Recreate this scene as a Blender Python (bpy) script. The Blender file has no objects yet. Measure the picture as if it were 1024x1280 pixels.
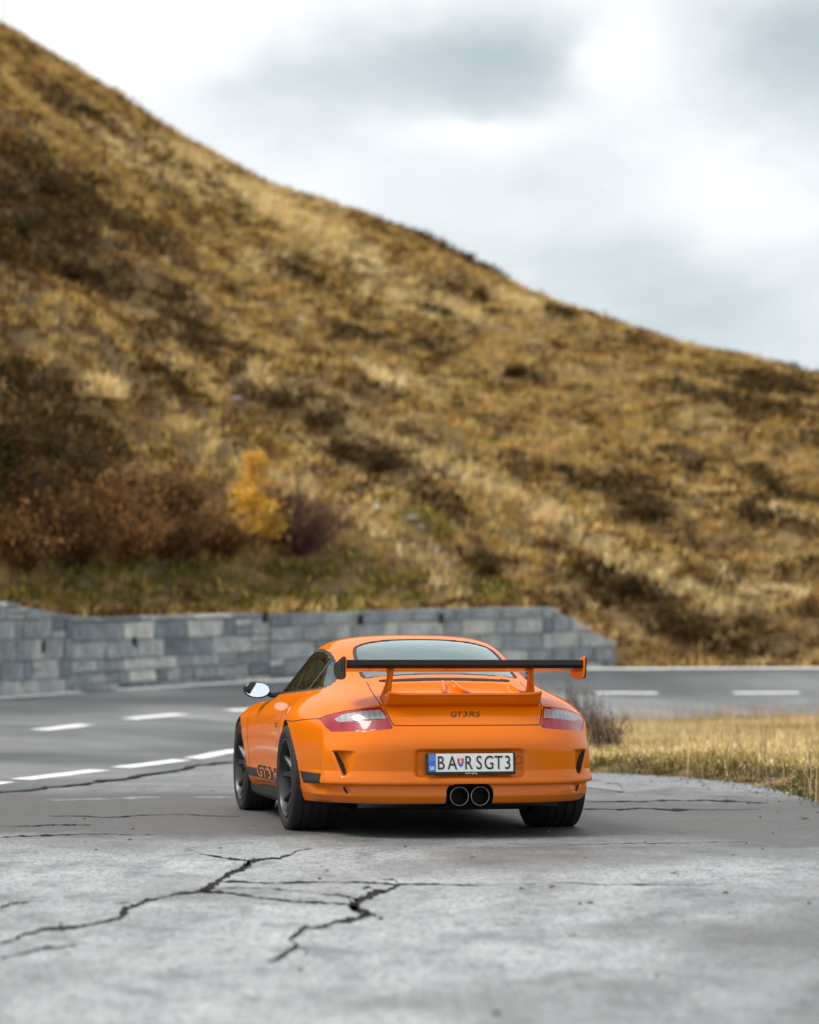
import bpy, bmesh, math, random
import numpy as np
from mathutils import Vector, Matrix
from mathutils.bvhtree import BVHTree

random.seed(7)
rng = np.random.default_rng(11)
scene = bpy.context.scene
R = math.radians

# ------------------------------------------------------------------ camera
FPX, CAM_H, HOR = 3400.0, 1.05, 828.0        # focal length in photo pixels, eye height, horizon row (photo 1024 x 1280)
PITCH = math.atan((HOR - 640.0) / FPX)
cam_data = bpy.data.cameras.new('camera')
cam = bpy.data.objects.new('camera', cam_data)
scene.collection.objects.link(cam)
cam.location = (0, 0, CAM_H)
cam.rotation_euler = (R(90) + PITCH, 0, 0)
cam_data.sensor_fit = 'HORIZONTAL'
cam_data.sensor_width = 24.0
cam_data.lens = FPX / 1024.0 * 24.0
cam_data.clip_start = 0.2
cam_data.clip_end = 6000
cam_data.dof.use_dof = True
cam_data.dof.focus_distance = 16.9
cam_data.dof.aperture_fstop = 1.55
scene.camera = cam

# ------------------------------------------------------------------ light
SUN_EL, SUN_AZ = R(58), R(-100)              # azimuth clockwise from +Y (view direction): high on the left
sun_dir = Vector((math.sin(SUN_AZ) * math.cos(SUN_EL), math.cos(SUN_AZ) * math.cos(SUN_EL), math.sin(SUN_EL)))
sd = bpy.data.lights.new('sun', 'SUN')
sd.energy = 2.6
sd.angle = R(26)
sd.color = (1.0, 0.95, 0.87)
sun = bpy.data.objects.new('sun', sd)
scene.collection.objects.link(sun)
sun.rotation_euler = sun_dir.to_track_quat('Z', 'Y').to_euler()
sun.location = (10, -10, 30)

world = bpy.data.worlds.new('World')
scene.world = world
world.use_nodes = True


def build_world():
    nt = world.node_tree
    N, L = nt.nodes, nt.links
    N.clear()
    out = N.new('ShaderNodeOutputWorld')
    sky = N.new('ShaderNodeTexSky')
    sky.sky_type = 'NISHITA'
    sky.sun_disc = False
    sky.sun_elevation = SUN_EL
    sky.sun_rotation = SUN_AZ
    bg1 = N.new('ShaderNodeBackground')
    bg1.inputs['Strength'].default_value = 0.10
    L.new(sky.outputs[0], bg1.inputs['Color'])
    tc = N.new('ShaderNodeTexCoord')

    def noise(scale, detail, rough, sx, sz, loc, dist=0.0):
        mp = N.new('ShaderNodeMapping')
        mp.inputs['Scale'].default_value = (sx, sx, sz)
        mp.inputs['Location'].default_value = loc
        L.new(tc.outputs['Generated'], mp.inputs['Vector'])
        n = N.new('ShaderNodeTexNoise')
        n.inputs['Scale'].default_value = scale
        n.inputs['Detail'].default_value = detail
        n.inputs['Roughness'].default_value = rough
        n.inputs['Distortion'].default_value = dist
        L.new(mp.outputs[0], n.inputs['Vector'])
        return n.outputs[0]

    def math_(op, a, b=None, clamp=False):
        m = N.new('ShaderNodeMath')
        m.operation = op
        m.use_clamp = clamp
        for k, v in enumerate((a, b)):
            if v is None:
                continue
            if isinstance(v, (int, float)):
                m.inputs[k].default_value = v
            else:
                L.new(v, m.inputs[k])
        return m.outputs[0]

    wob = noise(9.0, 4, 0.6, 1, 1.6, (3.1, 0.4, 2.0))
    wob2 = noise(9.0, 4, 0.6, 1, 1.6, (7.7, 2.4, 5.0))
    sep = N.new('ShaderNodeSeparateXYZ')
    L.new(tc.outputs['Generated'], sep.inputs[0])

    def blob(px, py, hw, hh, gain):
        # a cloud mass round one direction of the sky, its outline broken up by noise
        ax, el = (px - 512) / FPX, (HOR - py) / FPX
        n = math.sqrt(1 + ax * ax + el * el)
        dx = math_('DIVIDE', math_('SUBTRACT', math_('ADD', sep.outputs[0], math_('MULTIPLY', math_('SUBTRACT', wob, 0.5), 0.07)), ax / n), hw / FPX)
        dz = math_('DIVIDE', math_('SUBTRACT', math_('ADD', sep.outputs[2], math_('MULTIPLY', math_('SUBTRACT', wob2, 0.5), 0.05)), el / n), hh / FPX)
        dy = math_('DIVIDE', math_('SUBTRACT', sep.outputs[1], 1 / n), 0.25)
        r2 = math_('ADD', math_('ADD', math_('MULTIPLY', dx, dx), math_('MULTIPLY', dz, dz)), math_('MULTIPLY', dy, dy))
        return math_('MULTIPLY', math_('POWER', 2.718, math_('MULTIPLY', r2, -1.0)), gain)

    base = noise(3.2, 7, 0.55, 1, 2.2, (0.3, 1.7, 0.2), 0.4)
    fine = noise(14.0, 5, 0.55, 1, 1.7, (1.3, 4.7, 1.2), 0.3)
    dens = math_('ADD', math_('MULTIPLY', math_('SUBTRACT', base, 0.5), 1.5), math_('MULTIPLY', math_('SUBTRACT', fine, 0.5), 0.55))
    for b in ((480, 80, 300, 62, 0.56), (680, 50, 170, 80, 0.42), (250, 110, 150, 40, .25), (1060, 60, 150, 170, 0.75), (800, 330, 220, 110, 0.30),
              (360, 170, 220, 40, 0.25), (90, 20, 210, 120, -0.6), (570, 165, 130, 26, -0.45), (960, 250, 120, 60, -0.45),
              (780, 60, 60, 60, -0.5)):
        dens = math_('ADD', dens, blob(*b))
    ramp = N.new('ShaderNodeValToRGB')
    e = ramp.color_ramp.elements
    e[0].position, e[0].color = 0.0, (0.97, 0.98, 0.98, 1)
    e[1].position, e[1].color = 1.0, (0.33, 0.395, 0.42, 1)
    e.new(0.30).color = (0.80, 0.83, 0.845, 1)
    e.new(0.62).color = (0.55, 0.615, 0.64, 1)
    L.new(math_('ADD', math_('MULTIPLY', dens, 0.72), 0.22, True), ramp.inputs[0])
    bg2 = N.new('ShaderNodeBackground')
    bg2.inputs['Strength'].default_value = 0.86
    L.new(ramp.outputs[0], bg2.inputs['Color'])
    mix = N.new('ShaderNodeMixShader')
    mix.inputs[0].default_value = 0.94
    L.new(bg1.outputs[0], mix.inputs[1])
    L.new(bg2.outputs[0], mix.inputs[2])
    L.new(mix.outputs[0], out.inputs['Surface'])


build_world()
vs = scene.view_settings
scene.display_settings.display_device = 'sRGB'
vs.view_transform = 'Standard'
vs.look = 'None'
vs.exposure = 0.50
vs.gamma = 1.0
vs.use_curve_mapping = False
scene.cycles.use_denoising = True
scene.cycles.max_bounces = 8
scene.cycles.transparent_max_bounces = 12
scene.cycles.sample_clamp_indirect = 6.0


# ------------------------------------------------------------------ helpers
def px_ray(px, py):
    d = Vector(((px - 512.0), -(py - 640.0), -FPX))
    d.rotate(cam.rotation_euler)
    return d


def P(px, py, depth):
    """photo pixel + distance along the view axis (world Y) -> world point"""
    d = px_ray(px, py)
    return Vector((0, 0, CAM_H)) + d * (depth / d.y)


def G(px, py, z=0.0):
    """photo pixel on the level z"""
    d = px_ray(px, py)
    return Vector((0, 0, CAM_H)) + d * ((z - CAM_H) / d.z)


def to_px(V):
    """world points (n,3) -> photo pixels"""
    V = np.asarray(V, float)
    c, s = math.cos(PITCH), math.sin(PITCH)
    yy, zz = V[:, 1], V[:, 2] - CAM_H
    dep = yy * c + zz * s
    up = -yy * s + zz * c
    return np.stack([512 + FPX * V[:, 0] / dep, 640 - FPX * up / dep], 1)


def sstep(a, b, x):
    t = np.clip((np.asarray(x, float) - a) / (b - a), 0, 1)
    return t * t * (3 - 2 * t)


def mesh_obj(name, verts, faces, mat=None, parent=None, smooth=False):
    me = bpy.data.meshes.new(name)
    if isinstance(verts, np.ndarray):
        verts = verts.tolist()
    if isinstance(faces, np.ndarray):
        faces = faces.tolist()
    me.from_pydata(verts, [], faces)
    me.update()
    if smooth:
        me.polygons.foreach_set('use_smooth', [True] * len(me.polygons))
    if mat:
        me.materials.append(mat)
    o = bpy.data.objects.new(name, me)
    scene.collection.objects.link(o)
    if parent:
        o.parent = parent
    return o


def tag(o, label=None, cat=None, group=None, kind=None):
    if label:
        o['label'] = label
    if cat:
        o['category'] = cat
    if group:
        o['group'] = group
    if kind:
        o['kind'] = kind
    return o


def empty(name, loc=(0, 0, 0), rz=0):
    o = bpy.data.objects.new(name, None)
    o.empty_display_size = 0.3
    o.location = loc
    o.rotation_euler = (0, 0, rz)
    scene.collection.objects.link(o)
    return o


class MB:
    """collects simple shapes into one mesh"""

    def __init__(self):
        self.v, self.f = [], []

    def add(self, v, f):
        n = len(self.v)
        self.v += [tuple(p) for p in v]
        self.f += [tuple(i + n for i in q) for q in f]
        return self

    def box(self, c, h, rot=None):
        pts = []
        for sx in (-1, 1):
            for sy in (-1, 1):
                for sz in (-1, 1):
                    p = Vector((sx * h[0], sy * h[1], sz * h[2]))
                    if rot:
                        p = rot @ p
                    pts.append(p + Vector(c))
        return self.add(pts, [(0, 1, 3, 2), (4, 6, 7, 5), (0, 4, 5, 1), (2, 3, 7, 6), (0, 2, 6, 4), (1, 5, 7, 3)])

    def tube(self, pts, rad, n=8, cap=True):
        pts = [Vector(p) for p in pts]
        rad = rad if isinstance(rad, (list, tuple)) else [rad] * len(pts)
        rings = []
        for i, p in enumerate(pts):
            t = (pts[min(i + 1, len(pts) - 1)] - pts[max(i - 1, 0)]).normalized()
            a = t.cross(Vector((0, 0, 1)))
            if a.length < 1e-3:
                a = t.cross(Vector((1, 0, 0)))
            a.normalize()
            b = t.cross(a)
            rings.append([p + (a * math.cos(2 * math.pi * k / n) + b * math.sin(2 * math.pi * k / n)) * rad[i] for k in range(n)])
        v = [q for r in rings for q in r]
        f = [(i * n + k, i * n + (k + 1) % n, (i + 1) * n + (k + 1) % n, (i + 1) * n + k) for i in range(len(pts) - 1) for k in range(n)]
        if cap:
            f += [tuple(range(n - 1, -1, -1)), tuple((len(pts) - 1) * n + k for k in range(n))]
        return self.add(v, f)

    def lathe_x(self, prof, n=48, c=(0, 0, 0), closed=False):
        """profile [(x, r)] turned round the x axis"""
        m = len(prof)
        v = [(c[0] + x, c[1] + r * math.cos(2 * math.pi * k / n), c[2] + r * math.sin(2 * math.pi * k / n)) for k in range(n) for x, r in prof]
        f = []
        for k in range(n):
            for i in range(m if closed else m - 1):
                j = (i + 1) % m
                f.append((k * m + i, ((k + 1) % n) * m + i, ((k + 1) % n) * m + j, k * m + j))
        return self.add(v, f)

    def loft(self, rings, closed=True, cap=True):
        n = len(rings[0])
        v = [p for r in rings for p in r]
        f = []
        for i in range(len(rings) - 1):
            for k in range(n if closed else n - 1):
                f.append((i * n + k, i * n + (k + 1) % n, (i + 1) * n + (k + 1) % n, (i + 1) * n + k))
        if cap:
            f += [tuple(range(n - 1, -1, -1)), tuple((len(rings) - 1) * n + k for k in range(n))]
        return self.add(v, f)

    def build(self, name, mat, parent=None, smooth=False, bevel=0, sub=0, angle=None):
        o = mesh_obj(name, self.v, self.f, mat, parent, smooth)
        bm = bmesh.new()
        bm.from_mesh(o.data)
        bmesh.ops.recalc_face_normals(bm, faces=bm.faces)
        if bevel:
            bmesh.ops.bevel(bm, geom=[e for e in bm.edges if len(e.link_faces) == 2 and e.calc_face_angle() > 0.5], offset=bevel, segments=2, affect='EDGES', profile=0.5)
        bm.to_mesh(o.data)
        bm.free()
        if sub:
            md = o.modifiers.new('sub', 'SUBSURF')
            md.levels = md.render_levels = sub
        if smooth:
            o.data.polygons.foreach_set('use_smooth', [True] * len(o.data.polygons))
            if angle:
                o.data.set_sharp_from_angle(angle=angle)
        return o


# ------------------------------------------------------------------ materials
def principled(name, col, rough=0.5, metal=0.0, coat=0.0, spec=0.5):
    m = bpy.data.materials.new(name)
    m.use_nodes = True
    b = m.node_tree.nodes['Principled BSDF']
    b.inputs['Base Color'].default_value = (*col, 1)
    b.inputs['Roughness'].default_value = rough
    b.inputs['Metallic'].default_value = metal
    b.inputs['Specular IOR Level'].default_value = spec
    if coat:
        b.inputs['Coat Weight'].default_value = coat
        b.inputs['Coat Roughness'].default_value = 0.03
    return m


class NG:
    """tiny node-graph helper"""

    def __init__(self, m):
        self.m, self.nt = m, m.node_tree
        self.N, self.L = m.node_tree.nodes, m.node_tree.links
        self.b = self.N['Principled BSDF']
        self.tc = None

    def coord(self, kind='Object', scale=(1, 1, 1), rot=(0, 0, 0), loc=(0, 0, 0)):
        if not self.tc:
            self.tc = self.N.new('ShaderNodeTexCoord')
        mp = self.N.new('ShaderNodeMapping')
        mp.inputs['Scale'].default_value = scale
        mp.inputs['Rotation'].default_value = rot
        mp.inputs['Location'].default_value = loc
        self.L.new(self.tc.outputs[kind], mp.inputs['Vector'])
        return mp.outputs[0]

    def noise(self, vec, scale, detail=4, rough=0.55, dist=0.0):
        n = self.N.new('ShaderNodeTexNoise')
        n.inputs['Scale'].default_value = scale
        n.inputs['Detail'].default_value = detail
        n.inputs['Roughness'].default_value = rough
        n.inputs['Distortion'].default_value = dist
        self.L.new(vec, n.inputs['Vector'])
        return n.outputs[0]

    def voro(self, vec, scale, feature='F1', out=0, rnd=1.0):
        n = self.N.new('ShaderNodeTexVoronoi')
        n.feature = feature
        n.inputs['Scale'].default_value = scale
        n.inputs['Randomness'].default_value = rnd
        self.L.new(vec, n.inputs['Vector'])
        return n.outputs[out]

    def ramp(self, fac, stops):
        n = self.N.new('ShaderNodeValToRGB')
        e = n.color_ramp.elements
        e[0].position, e[1].position = stops[0][0], stops[-1][0]
        e[0].color = (*stops[0][1], 1) if len(stops[0][1]) == 3 else stops[0][1]
        e[1].color = (*stops[-1][1], 1)
        for p, c in stops[1:-1]:
            e.new(p).color = (*c, 1)
        self.L.new(fac, n.inputs[0])
        return n.outputs[0]

    def g(self, v):
        return (v, v, v)

    def mix(self, fac, a, b, mode='MIX'):
        n = self.N.new('ShaderNodeMix')
        n.data_type = 'RGBA'
        n.blend_type = mode
        for k, v in ((0, fac), (6, a), (7, b)):
            if isinstance(v, (int, float)):
                n.inputs[k].default_value = v
            elif isinstance(v, tuple):
                n.inputs[k].default_value = (*v, 1)
            else:
                self.L.new(v, n.inputs[k])
        return n.outputs[2]

    def math(self, op, a, b=0.0, clamp=False):
        n = self.N.new('ShaderNodeMath')
        n.operation = op
        n.use_clamp = clamp
        for k, v in enumerate((a, b)):
            if isinstance(v, (int, float)):
                n.inputs[k].default_value = v
            else:
                self.L.new(v, n.inputs[k])
        return n.outputs[0]

    def col(self, c):
        self.L.new(c, self.b.inputs['Base Color'])

    def rough(self, c):
        self.L.new(c, self.b.inputs['Roughness'])

    def bump(self, h, strength=0.3, dist=0.01):
        n = self.N.new('ShaderNodeBump')
        n.inputs['Strength'].default_value = strength
        n.inputs['Distance'].default_value = dist
        self.L.new(h, n.inputs['Height'])
        self.L.new(n.outputs[0], self.b.inputs['Normal'])
        return n

# ------------------------------------------------------------------ ground materials
def mat_pullout():
    m = principled('old_asphalt', (0.3, 0.3, 0.3), 0.6)
    g = NG(m)
    v = g.coord()
    big = g.noise(v, 0.55, 5, 0.6, 0.4)
    mid = g.noise(g.coord(scale=(1.0, 0.45, 1)), 2.6, 8, 0.72, 0.3)
    pit = g.noise(g.coord(scale=(1.0, 0.6, 1), loc=(9, 3, 0)), 11.0, 5, 0.7, 0.2)
    grit = g.noise(v, 55, 3, 0.7)
    cell = g.voro(v, 95)
    c = g.ramp(mid, [(0.34, (0.155, 0.168, 0.178)), (0.47, (0.32, 0.345, 0.36)), (0.64, (0.45, 0.475, 0.49))])
    c = g.mix(g.ramp(big, [(0.50, (0, 0, 0)), (0.72, (0.8, 0.8, 0.8))]), c, (0.15, 0.155, 0.16))
    sx_ = g.N.new('ShaderNodeSeparateXYZ')
    g.L.new(g.tc.outputs['Object'], sx_.inputs[0])
    # damp-dark patches low on the right of the pull-off
    dx_ = g.math('SUBTRACT', sx_.outputs[0], g.math('MULTIPLY', g.math('SUBTRACT', sx_.outputs[1], 9.0), 0.22))
    dm = g.math('ADD', g.math('MULTIPLY', dx_, 0.55), g.math('MULTIPLY', g.math('SUBTRACT', big, .5), 2.6))
    dm = g.math('MULTIPLY', g.math('MULTIPLY', g.math('SUBTRACT', dm, .18), 1.5, True), g.math('MULTIPLY', g.math('SUBTRACT', 15.5, sx_.outputs[1]), .3, True))
    c = g.mix(g.math('MULTIPLY', dm, g.math('ADD', mid, .25), True), c, (0.075, 0.078, 0.083))
    # brownish stained strip where cars pull in, deepened in colour as under-car shade
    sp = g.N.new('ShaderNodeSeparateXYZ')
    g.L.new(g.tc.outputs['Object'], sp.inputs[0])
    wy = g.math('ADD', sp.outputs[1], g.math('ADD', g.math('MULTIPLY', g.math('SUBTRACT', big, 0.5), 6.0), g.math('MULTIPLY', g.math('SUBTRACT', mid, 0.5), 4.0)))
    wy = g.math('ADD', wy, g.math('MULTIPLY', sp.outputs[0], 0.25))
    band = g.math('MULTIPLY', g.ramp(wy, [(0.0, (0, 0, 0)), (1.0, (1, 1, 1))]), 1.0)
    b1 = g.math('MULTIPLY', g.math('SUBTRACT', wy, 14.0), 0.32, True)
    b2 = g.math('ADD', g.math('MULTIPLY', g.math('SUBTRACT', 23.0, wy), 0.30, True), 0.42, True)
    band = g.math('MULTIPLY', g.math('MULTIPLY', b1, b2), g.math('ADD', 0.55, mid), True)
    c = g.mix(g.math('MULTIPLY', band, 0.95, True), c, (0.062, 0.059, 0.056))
    c = g.mix(g.ramp(pit, [(0.30, g.g(.85)), (0.47, g.g(0))]), c, (0.09, 0.09, 0.092))
    pit2 = g.noise(g.coord(scale=(1.0, 0.8, 1), loc=(2, 7, 0)), 30.0, 4, 0.75)
    c = g.mix(g.ramp(pit2, [(0.36, g.g(.85)), (0.50, g.g(0))]), c, (0.075, 0.075, 0.077))
    c = g.mix(g.ramp(pit2, [(0.58, g.g(0)), (0.74, g.g(.35))]), c, (0.26, 0.265, 0.265))
    # rust and leaf stains
    st = g.noise(g.coord(scale=(1, 0.6, 1), loc=(4, 2, 0)), 1.9, 3, 0.5)
    c = g.mix(g.ramp(st, [(0.68, (0, 0, 0)), (0.80, (0.35, 0.35, 0.35))]), c, (0.26, 0.19, 0.10))
    gr = g.ramp(grit, [(0.3, (0.42, 0.42, 0.42)), (0.55, (1.05, 1.05, 1.05)), (0.8, (1.4, 1.4, 1.4))])
    c = g.mix(1.0, c, gr, 'MULTIPLY')
    c = g.mix(g.ramp(cell, [(0.0, (0.55, 0.55, 0.55)), (0.35, (0, 0, 0))]), c, (0.17, 0.17, 0.175))
    g.col(c)
    g.rough(g.ramp(big, [(0.4, g.g(0.62)), (0.75, g.g(0.42))]))
    h = g.math('ADD', g.math('MULTIPLY', grit, 0.6), g.math('MULTIPLY', cell, 0.5))
    h = g.math('ADD', h, g.math('MULTIPLY', mid, 1.5))
    g.bump(h, 0.6, 0.014)
    return m


def mat_road():
    m = principled('road_asphalt', (0.1, 0.1, 0.1), 0.42)
    g = NG(m)
    v = g.coord()
    big = g.noise(v, 0.16, 4, 0.55, 0.5)
    mid = g.noise(v, 1.3, 5, 0.6)
    grit = g.noise(v, 40, 3, 0.7)
    c = g.ramp(big, [(0.38, (0.045, 0.055, 0.06)), (0.5, (0.10, 0.112, 0.117)), (0.68, (0.22, 0.228, 0.228))])
    c = g.mix(1.0, c, g.ramp(mid, [(0.3, g.g(0.72)), (0.7, g.g(1.22))]), 'MULTIPLY')
    c = g.mix(1.0, c, g.ramp(grit, [(0.3, g.g(0.7)), (0.75, g.g(1.25))]), 'MULTIPLY')
    g.col(c)
    g.bump(g.math('ADD', grit, mid), 0.3, 0.006)
    return m


def mat_line():
    m = principled('road_paint', (0.72, 0.73, 0.72), 0.6)
    g = NG(m)
    v = g.coord()
    n = g.noise(v, 6, 6, 0.7)
    g.col(g.mix(g.ramp(n, [(0.50, g.g(0)), (0.72, g.g(0.75))]), (0.74, 0.75, 0.74), (0.30, 0.31, 0.31)))
    return m


def mat_worn():
    m = mat_line()
    m.name = 'worn_paint'
    g = NG(m)
    v = g.coord()
    n = g.noise(v, 3, 6, 0.7)
    tr = g.N.new('ShaderNodeBsdfTransparent')
    mx = g.N.new('ShaderNodeMixShader')
    g.L.new(g.ramp(n, [(0.33, g.g(0.5)), (0.50, g.g(1))]), mx.inputs[0])
    g.L.new(g.b.outputs[0], mx.inputs[1])
    g.L.new(tr.outputs[0], mx.inputs[2])
    g.L.new(mx.outputs[0], g.N['Material Output'].inputs['Surface'])
    return m


def mat_soil():
    m = principled('slope_soil', (0.2, 0.13, 0.05), 0.95)
    g = NG(m)
    v = g.coord()
    a = g.noise(v, 0.35, 5, 0.6)
    b = g.noise(v, 5, 5, 0.7)
    c = g.ramp(a, [(0.35, (0.085, 0.055, 0.022)), (0.55, (0.24, 0.155, 0.055)), (0.7, (0.33, 0.23, 0.09))])
    c = g.mix(1.0, c, g.ramp(b, [(0.3, g.g(0.55)), (0.7, g.g(1.25))]), 'MULTIPLY')
    g.col(c)
    g.bump(b, 0.8, 0.08)
    return m


def mat_attr(name, rough=0.85, translucent=0.25):
    """plant matter coloured per blade"""
    m = principled(name, (0.3, 0.2, 0.1), rough, spec=0.25)
    g = NG(m)
    a = g.N.new('ShaderNodeAttribute')
    a.attribute_name = 'tint'
    g.col(a.outputs[0])
    if translucent:
        tl = g.N.new('ShaderNodeBsdfTranslucent')
        g.L.new(a.outputs[0], tl.inputs[0])
        mx = g.N.new('ShaderNodeMixShader')
        mx.inputs[0].default_value = translucent
        g.L.new(g.b.outputs[0], mx.inputs[1])
        g.L.new(tl.outputs[0], mx.inputs[2])
        g.L.new(mx.outputs[0], g.N['Material Output'].inputs['Surface'])
    return m


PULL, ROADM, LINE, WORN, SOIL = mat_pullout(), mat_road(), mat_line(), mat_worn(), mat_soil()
CRACK = principled('crack_tar', (0.013, 0.013, 0.014), 0.95, spec=.2)
PLANT = mat_attr('plant_matter')
TWIG = mat_attr('twigs', 0.9, 0.0)

# ------------------------------------------------------------------ the road: near edge line, centre line, far edge line (x, y, z)
SEC = [
    ((-6.2, 9.0, 0), (-10.4, 10.0, .06), (-15, 11.5, .12)),
    ((-4.4, 19.0, 0), (-8.6, 20.2, .06), (-13.2, 22, .13)),
    (G(27, 976), (-7.5, 25.6, .07), (-11.9, 28.5, .16)),
    (G(228, 951), (-6.0, 30.6, .12), (-10.7, 35, .25)),
    (G(295, 939), P(48, 913.5, 35), (-9.6, 40.5, .31)),
    ((-1.35, 36, .01), P(108, 906.6, 37.6), (-8.5, 45, .36)),
    ((-.6, 39, .01), P(160, 899.6, 40.4), P(0, 873, 49)),
    ((.4, 42, .01), P(228, 893.4, 43), P(104, 866, 52)),
    ((1.5, 44.7, .01), P(303, 888, 46), P(200, 860, 54)),
    ((2.9, 47.2, .02), P(430, 880.5, 49.3), P(330, 852, 56.5)),
    ((4.5, 49.3, .03), P(600, 872, 52.6), P(500, 844, 58)),
    (P(912, 896, 50.6), P(745, 867, 54.5), P(660, 837.5, 59.3)),
    (P(1040, 895, 51.5), P(860, 867, 55.3), P(850, 836, 60)),
    ((12, 52.3, .05), (11, 56.3, .42), (11, 61, .92)),
    ((30, 54, .05), (30, 58.5, .43), (30, 63, .93)),
    ((90, 58, .05), (90, 62.5, .45), (90, 67, .95)),
]


def catmull(pts, n):
    pts = [np.array(p, float) for p in pts]
    out, m = [], len(pts)
    for i in range(m - 1):
        p0, p1, p2, p3 = pts[max(i - 1, 0)], pts[i], pts[i + 1], pts[min(i + 2, m - 1)]
        for k in range(n):
            t = k / n
            out.append(0.5 * ((2 * p1) + (-p0 + p2) * t + (2 * p0 - 5 * p1 + 4 * p2 - p3) * t * t + (-p0 + 3 * p1 - 3 * p2 + p3) * t ** 3))
    out.append(pts[-1])
    return np.array(out)


NS = 16
near = catmull([s[0] for s in SEC], NS)
mid_ = catmull([s[1] for s in SEC], NS)
far = catmull([s[2] for s in SEC], NS)


def side_vec(c):
    t = np.gradient(c[:, :2], axis=0)
    t /= np.linalg.norm(t, axis=1, keepdims=True)
    return np.stack([t[:, 1], -t[:, 0]], 1)            # to the right of travel (inner side of the bend)


jit = np.convolve(rng.normal(0, 1, len(near) + 4), np.ones(5) / 5, 'valid')
sn, sf = side_vec(near), side_vec(far)
sh_near = near.copy()
wn = np.interp(np.arange(len(near)) / NS, [0, 2, 4, 5, 8, 15], [.9, .75, .75, .45, .35, .35])
sh_near[:, :2] += sn * (wn + jit * .22)[:, None]
sh_far = far.copy()
sh_far[:, :2] -= sf * .48
sh_far[:, 2] += .02
rows = [sh_near, near] + [near + (mid_ - near) * t for t in (.33, .66)] + [mid_] + [mid_ + (far - mid_) * t for t in (.33, .66)] + [far, sh_far]
rv = np.stack(rows, 1).copy()
rv[:, :, 2] += .006
m_, k_ = rv.shape[:2]
rf = [(i * k_ + j, i * k_ + j + 1, (i + 1) * k_ + j + 1, (i + 1) * k_ + j) for i in range(m_ - 1) for j in range(k_ - 1)]
road = mesh_obj('road', rv.reshape(-1, 3), [q[::-1] for q in rf], ROADM, smooth=True)
tag(road, kind='structure')


def along(c, a, b, n):
    """resample curve c between fractional indices a..b"""
    u = np.linspace(a, b, n)
    i = np.arange(len(c))
    return np.stack([np.interp(u, i, c[:, k]) for k in range(3)], 1)


def strip(name, c, width, mat, parent, lift=.012, ragged=0.0):
    s = side_vec(c)
    w = width / 2 * (1 + ragged * rng.normal(0, 1, (len(c), 2)))
    a, b = c.copy(), c.copy()
    a[:, :2] += s * w[:, :1]
    b[:, :2] -= s * w[:, 1:]
    # follow the banking of the road
    bank = np.interp(c[:, 1], [20, 35, 55], [0.01, 0.045, 0.10])
    a[:, 2] -= bank * w[:, 0]
    b[:, 2] += bank * w[:, 1]
    v = np.stack([a, b], 1).reshape(-1, 3)
    v[:, 2] += lift
    return mesh_obj(name, v, [(2 * i, 2 * i + 2, 2 * i + 3, 2 * i + 1) for i in range(len(c) - 1)], mat, parent)


def index_near(c, px):
    """fractional index on curve c where it crosses photo column px (searched along the part in view)"""
    p = to_px(c)[:, 0]
    i = np.arange(len(c))
    ok = c[:, 1] > 18
    return float(np.interp(px, p[ok], i[ok]))


dn = side_vec(mid_)
for a, b in ((-75, 5), (27, 125), (150, 228), (240, 300), (309, 352)):
    strip('edge_dash', along(near, index_near(near, a), index_near(near, b), 8), .22, LINE, road, ragged=.06)
for a, b in ((-110, -40), (48, 108), (160, 228), (285, 345), (400, 470), (545, 620), (745, 822), (917, 999), (1095, 1180)):
    strip('centre_dash', along(mid_, index_near(mid_, a), index_near(mid_, b), 8), .26, LINE, road, ragged=.06)
strip('edge_line', along(far, 3 * NS, index_near(far, 104), 40), .30, LINE, road, ragged=.05)
strip('edge_line', along(far, index_near(far, 146), len(far) - 1, 120), .30, LINE, road, ragged=.05)

# ------------------------------------------------------------------ pull-off pavement
verge_edge = [G(730, 965), G(800, 968), G(900, 975), G(960, 985), G(1024, 1000), Vector((3.28, 16, 0)), Vector((3.6, 12, 0)), Vector((5, 6, 0)), Vector((9, 0, 0)), Vector((16, -14, 0))]
verge_edge = [Vector((-1.15, 35.5, 0)), Vector((-.75, 33.0, 0)), Vector((0.1, 29.6, 0)), Vector((0.95, 27.4, 0))] + verge_edge
ve = catmull([tuple(p) for p in verge_edge], 8)
ve[:, :2] += rng.normal(0, .035, (len(ve), 2))
pv = [(-16, -15, 0), (-9, 9, 0), (-7.2, 19, 0), (-5.4, 29, 0), (-3, 37, 0)] + [tuple(p) for p in ve]
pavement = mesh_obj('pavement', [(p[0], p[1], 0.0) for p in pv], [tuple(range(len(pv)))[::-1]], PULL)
tag(pavement, kind='structure')

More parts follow.
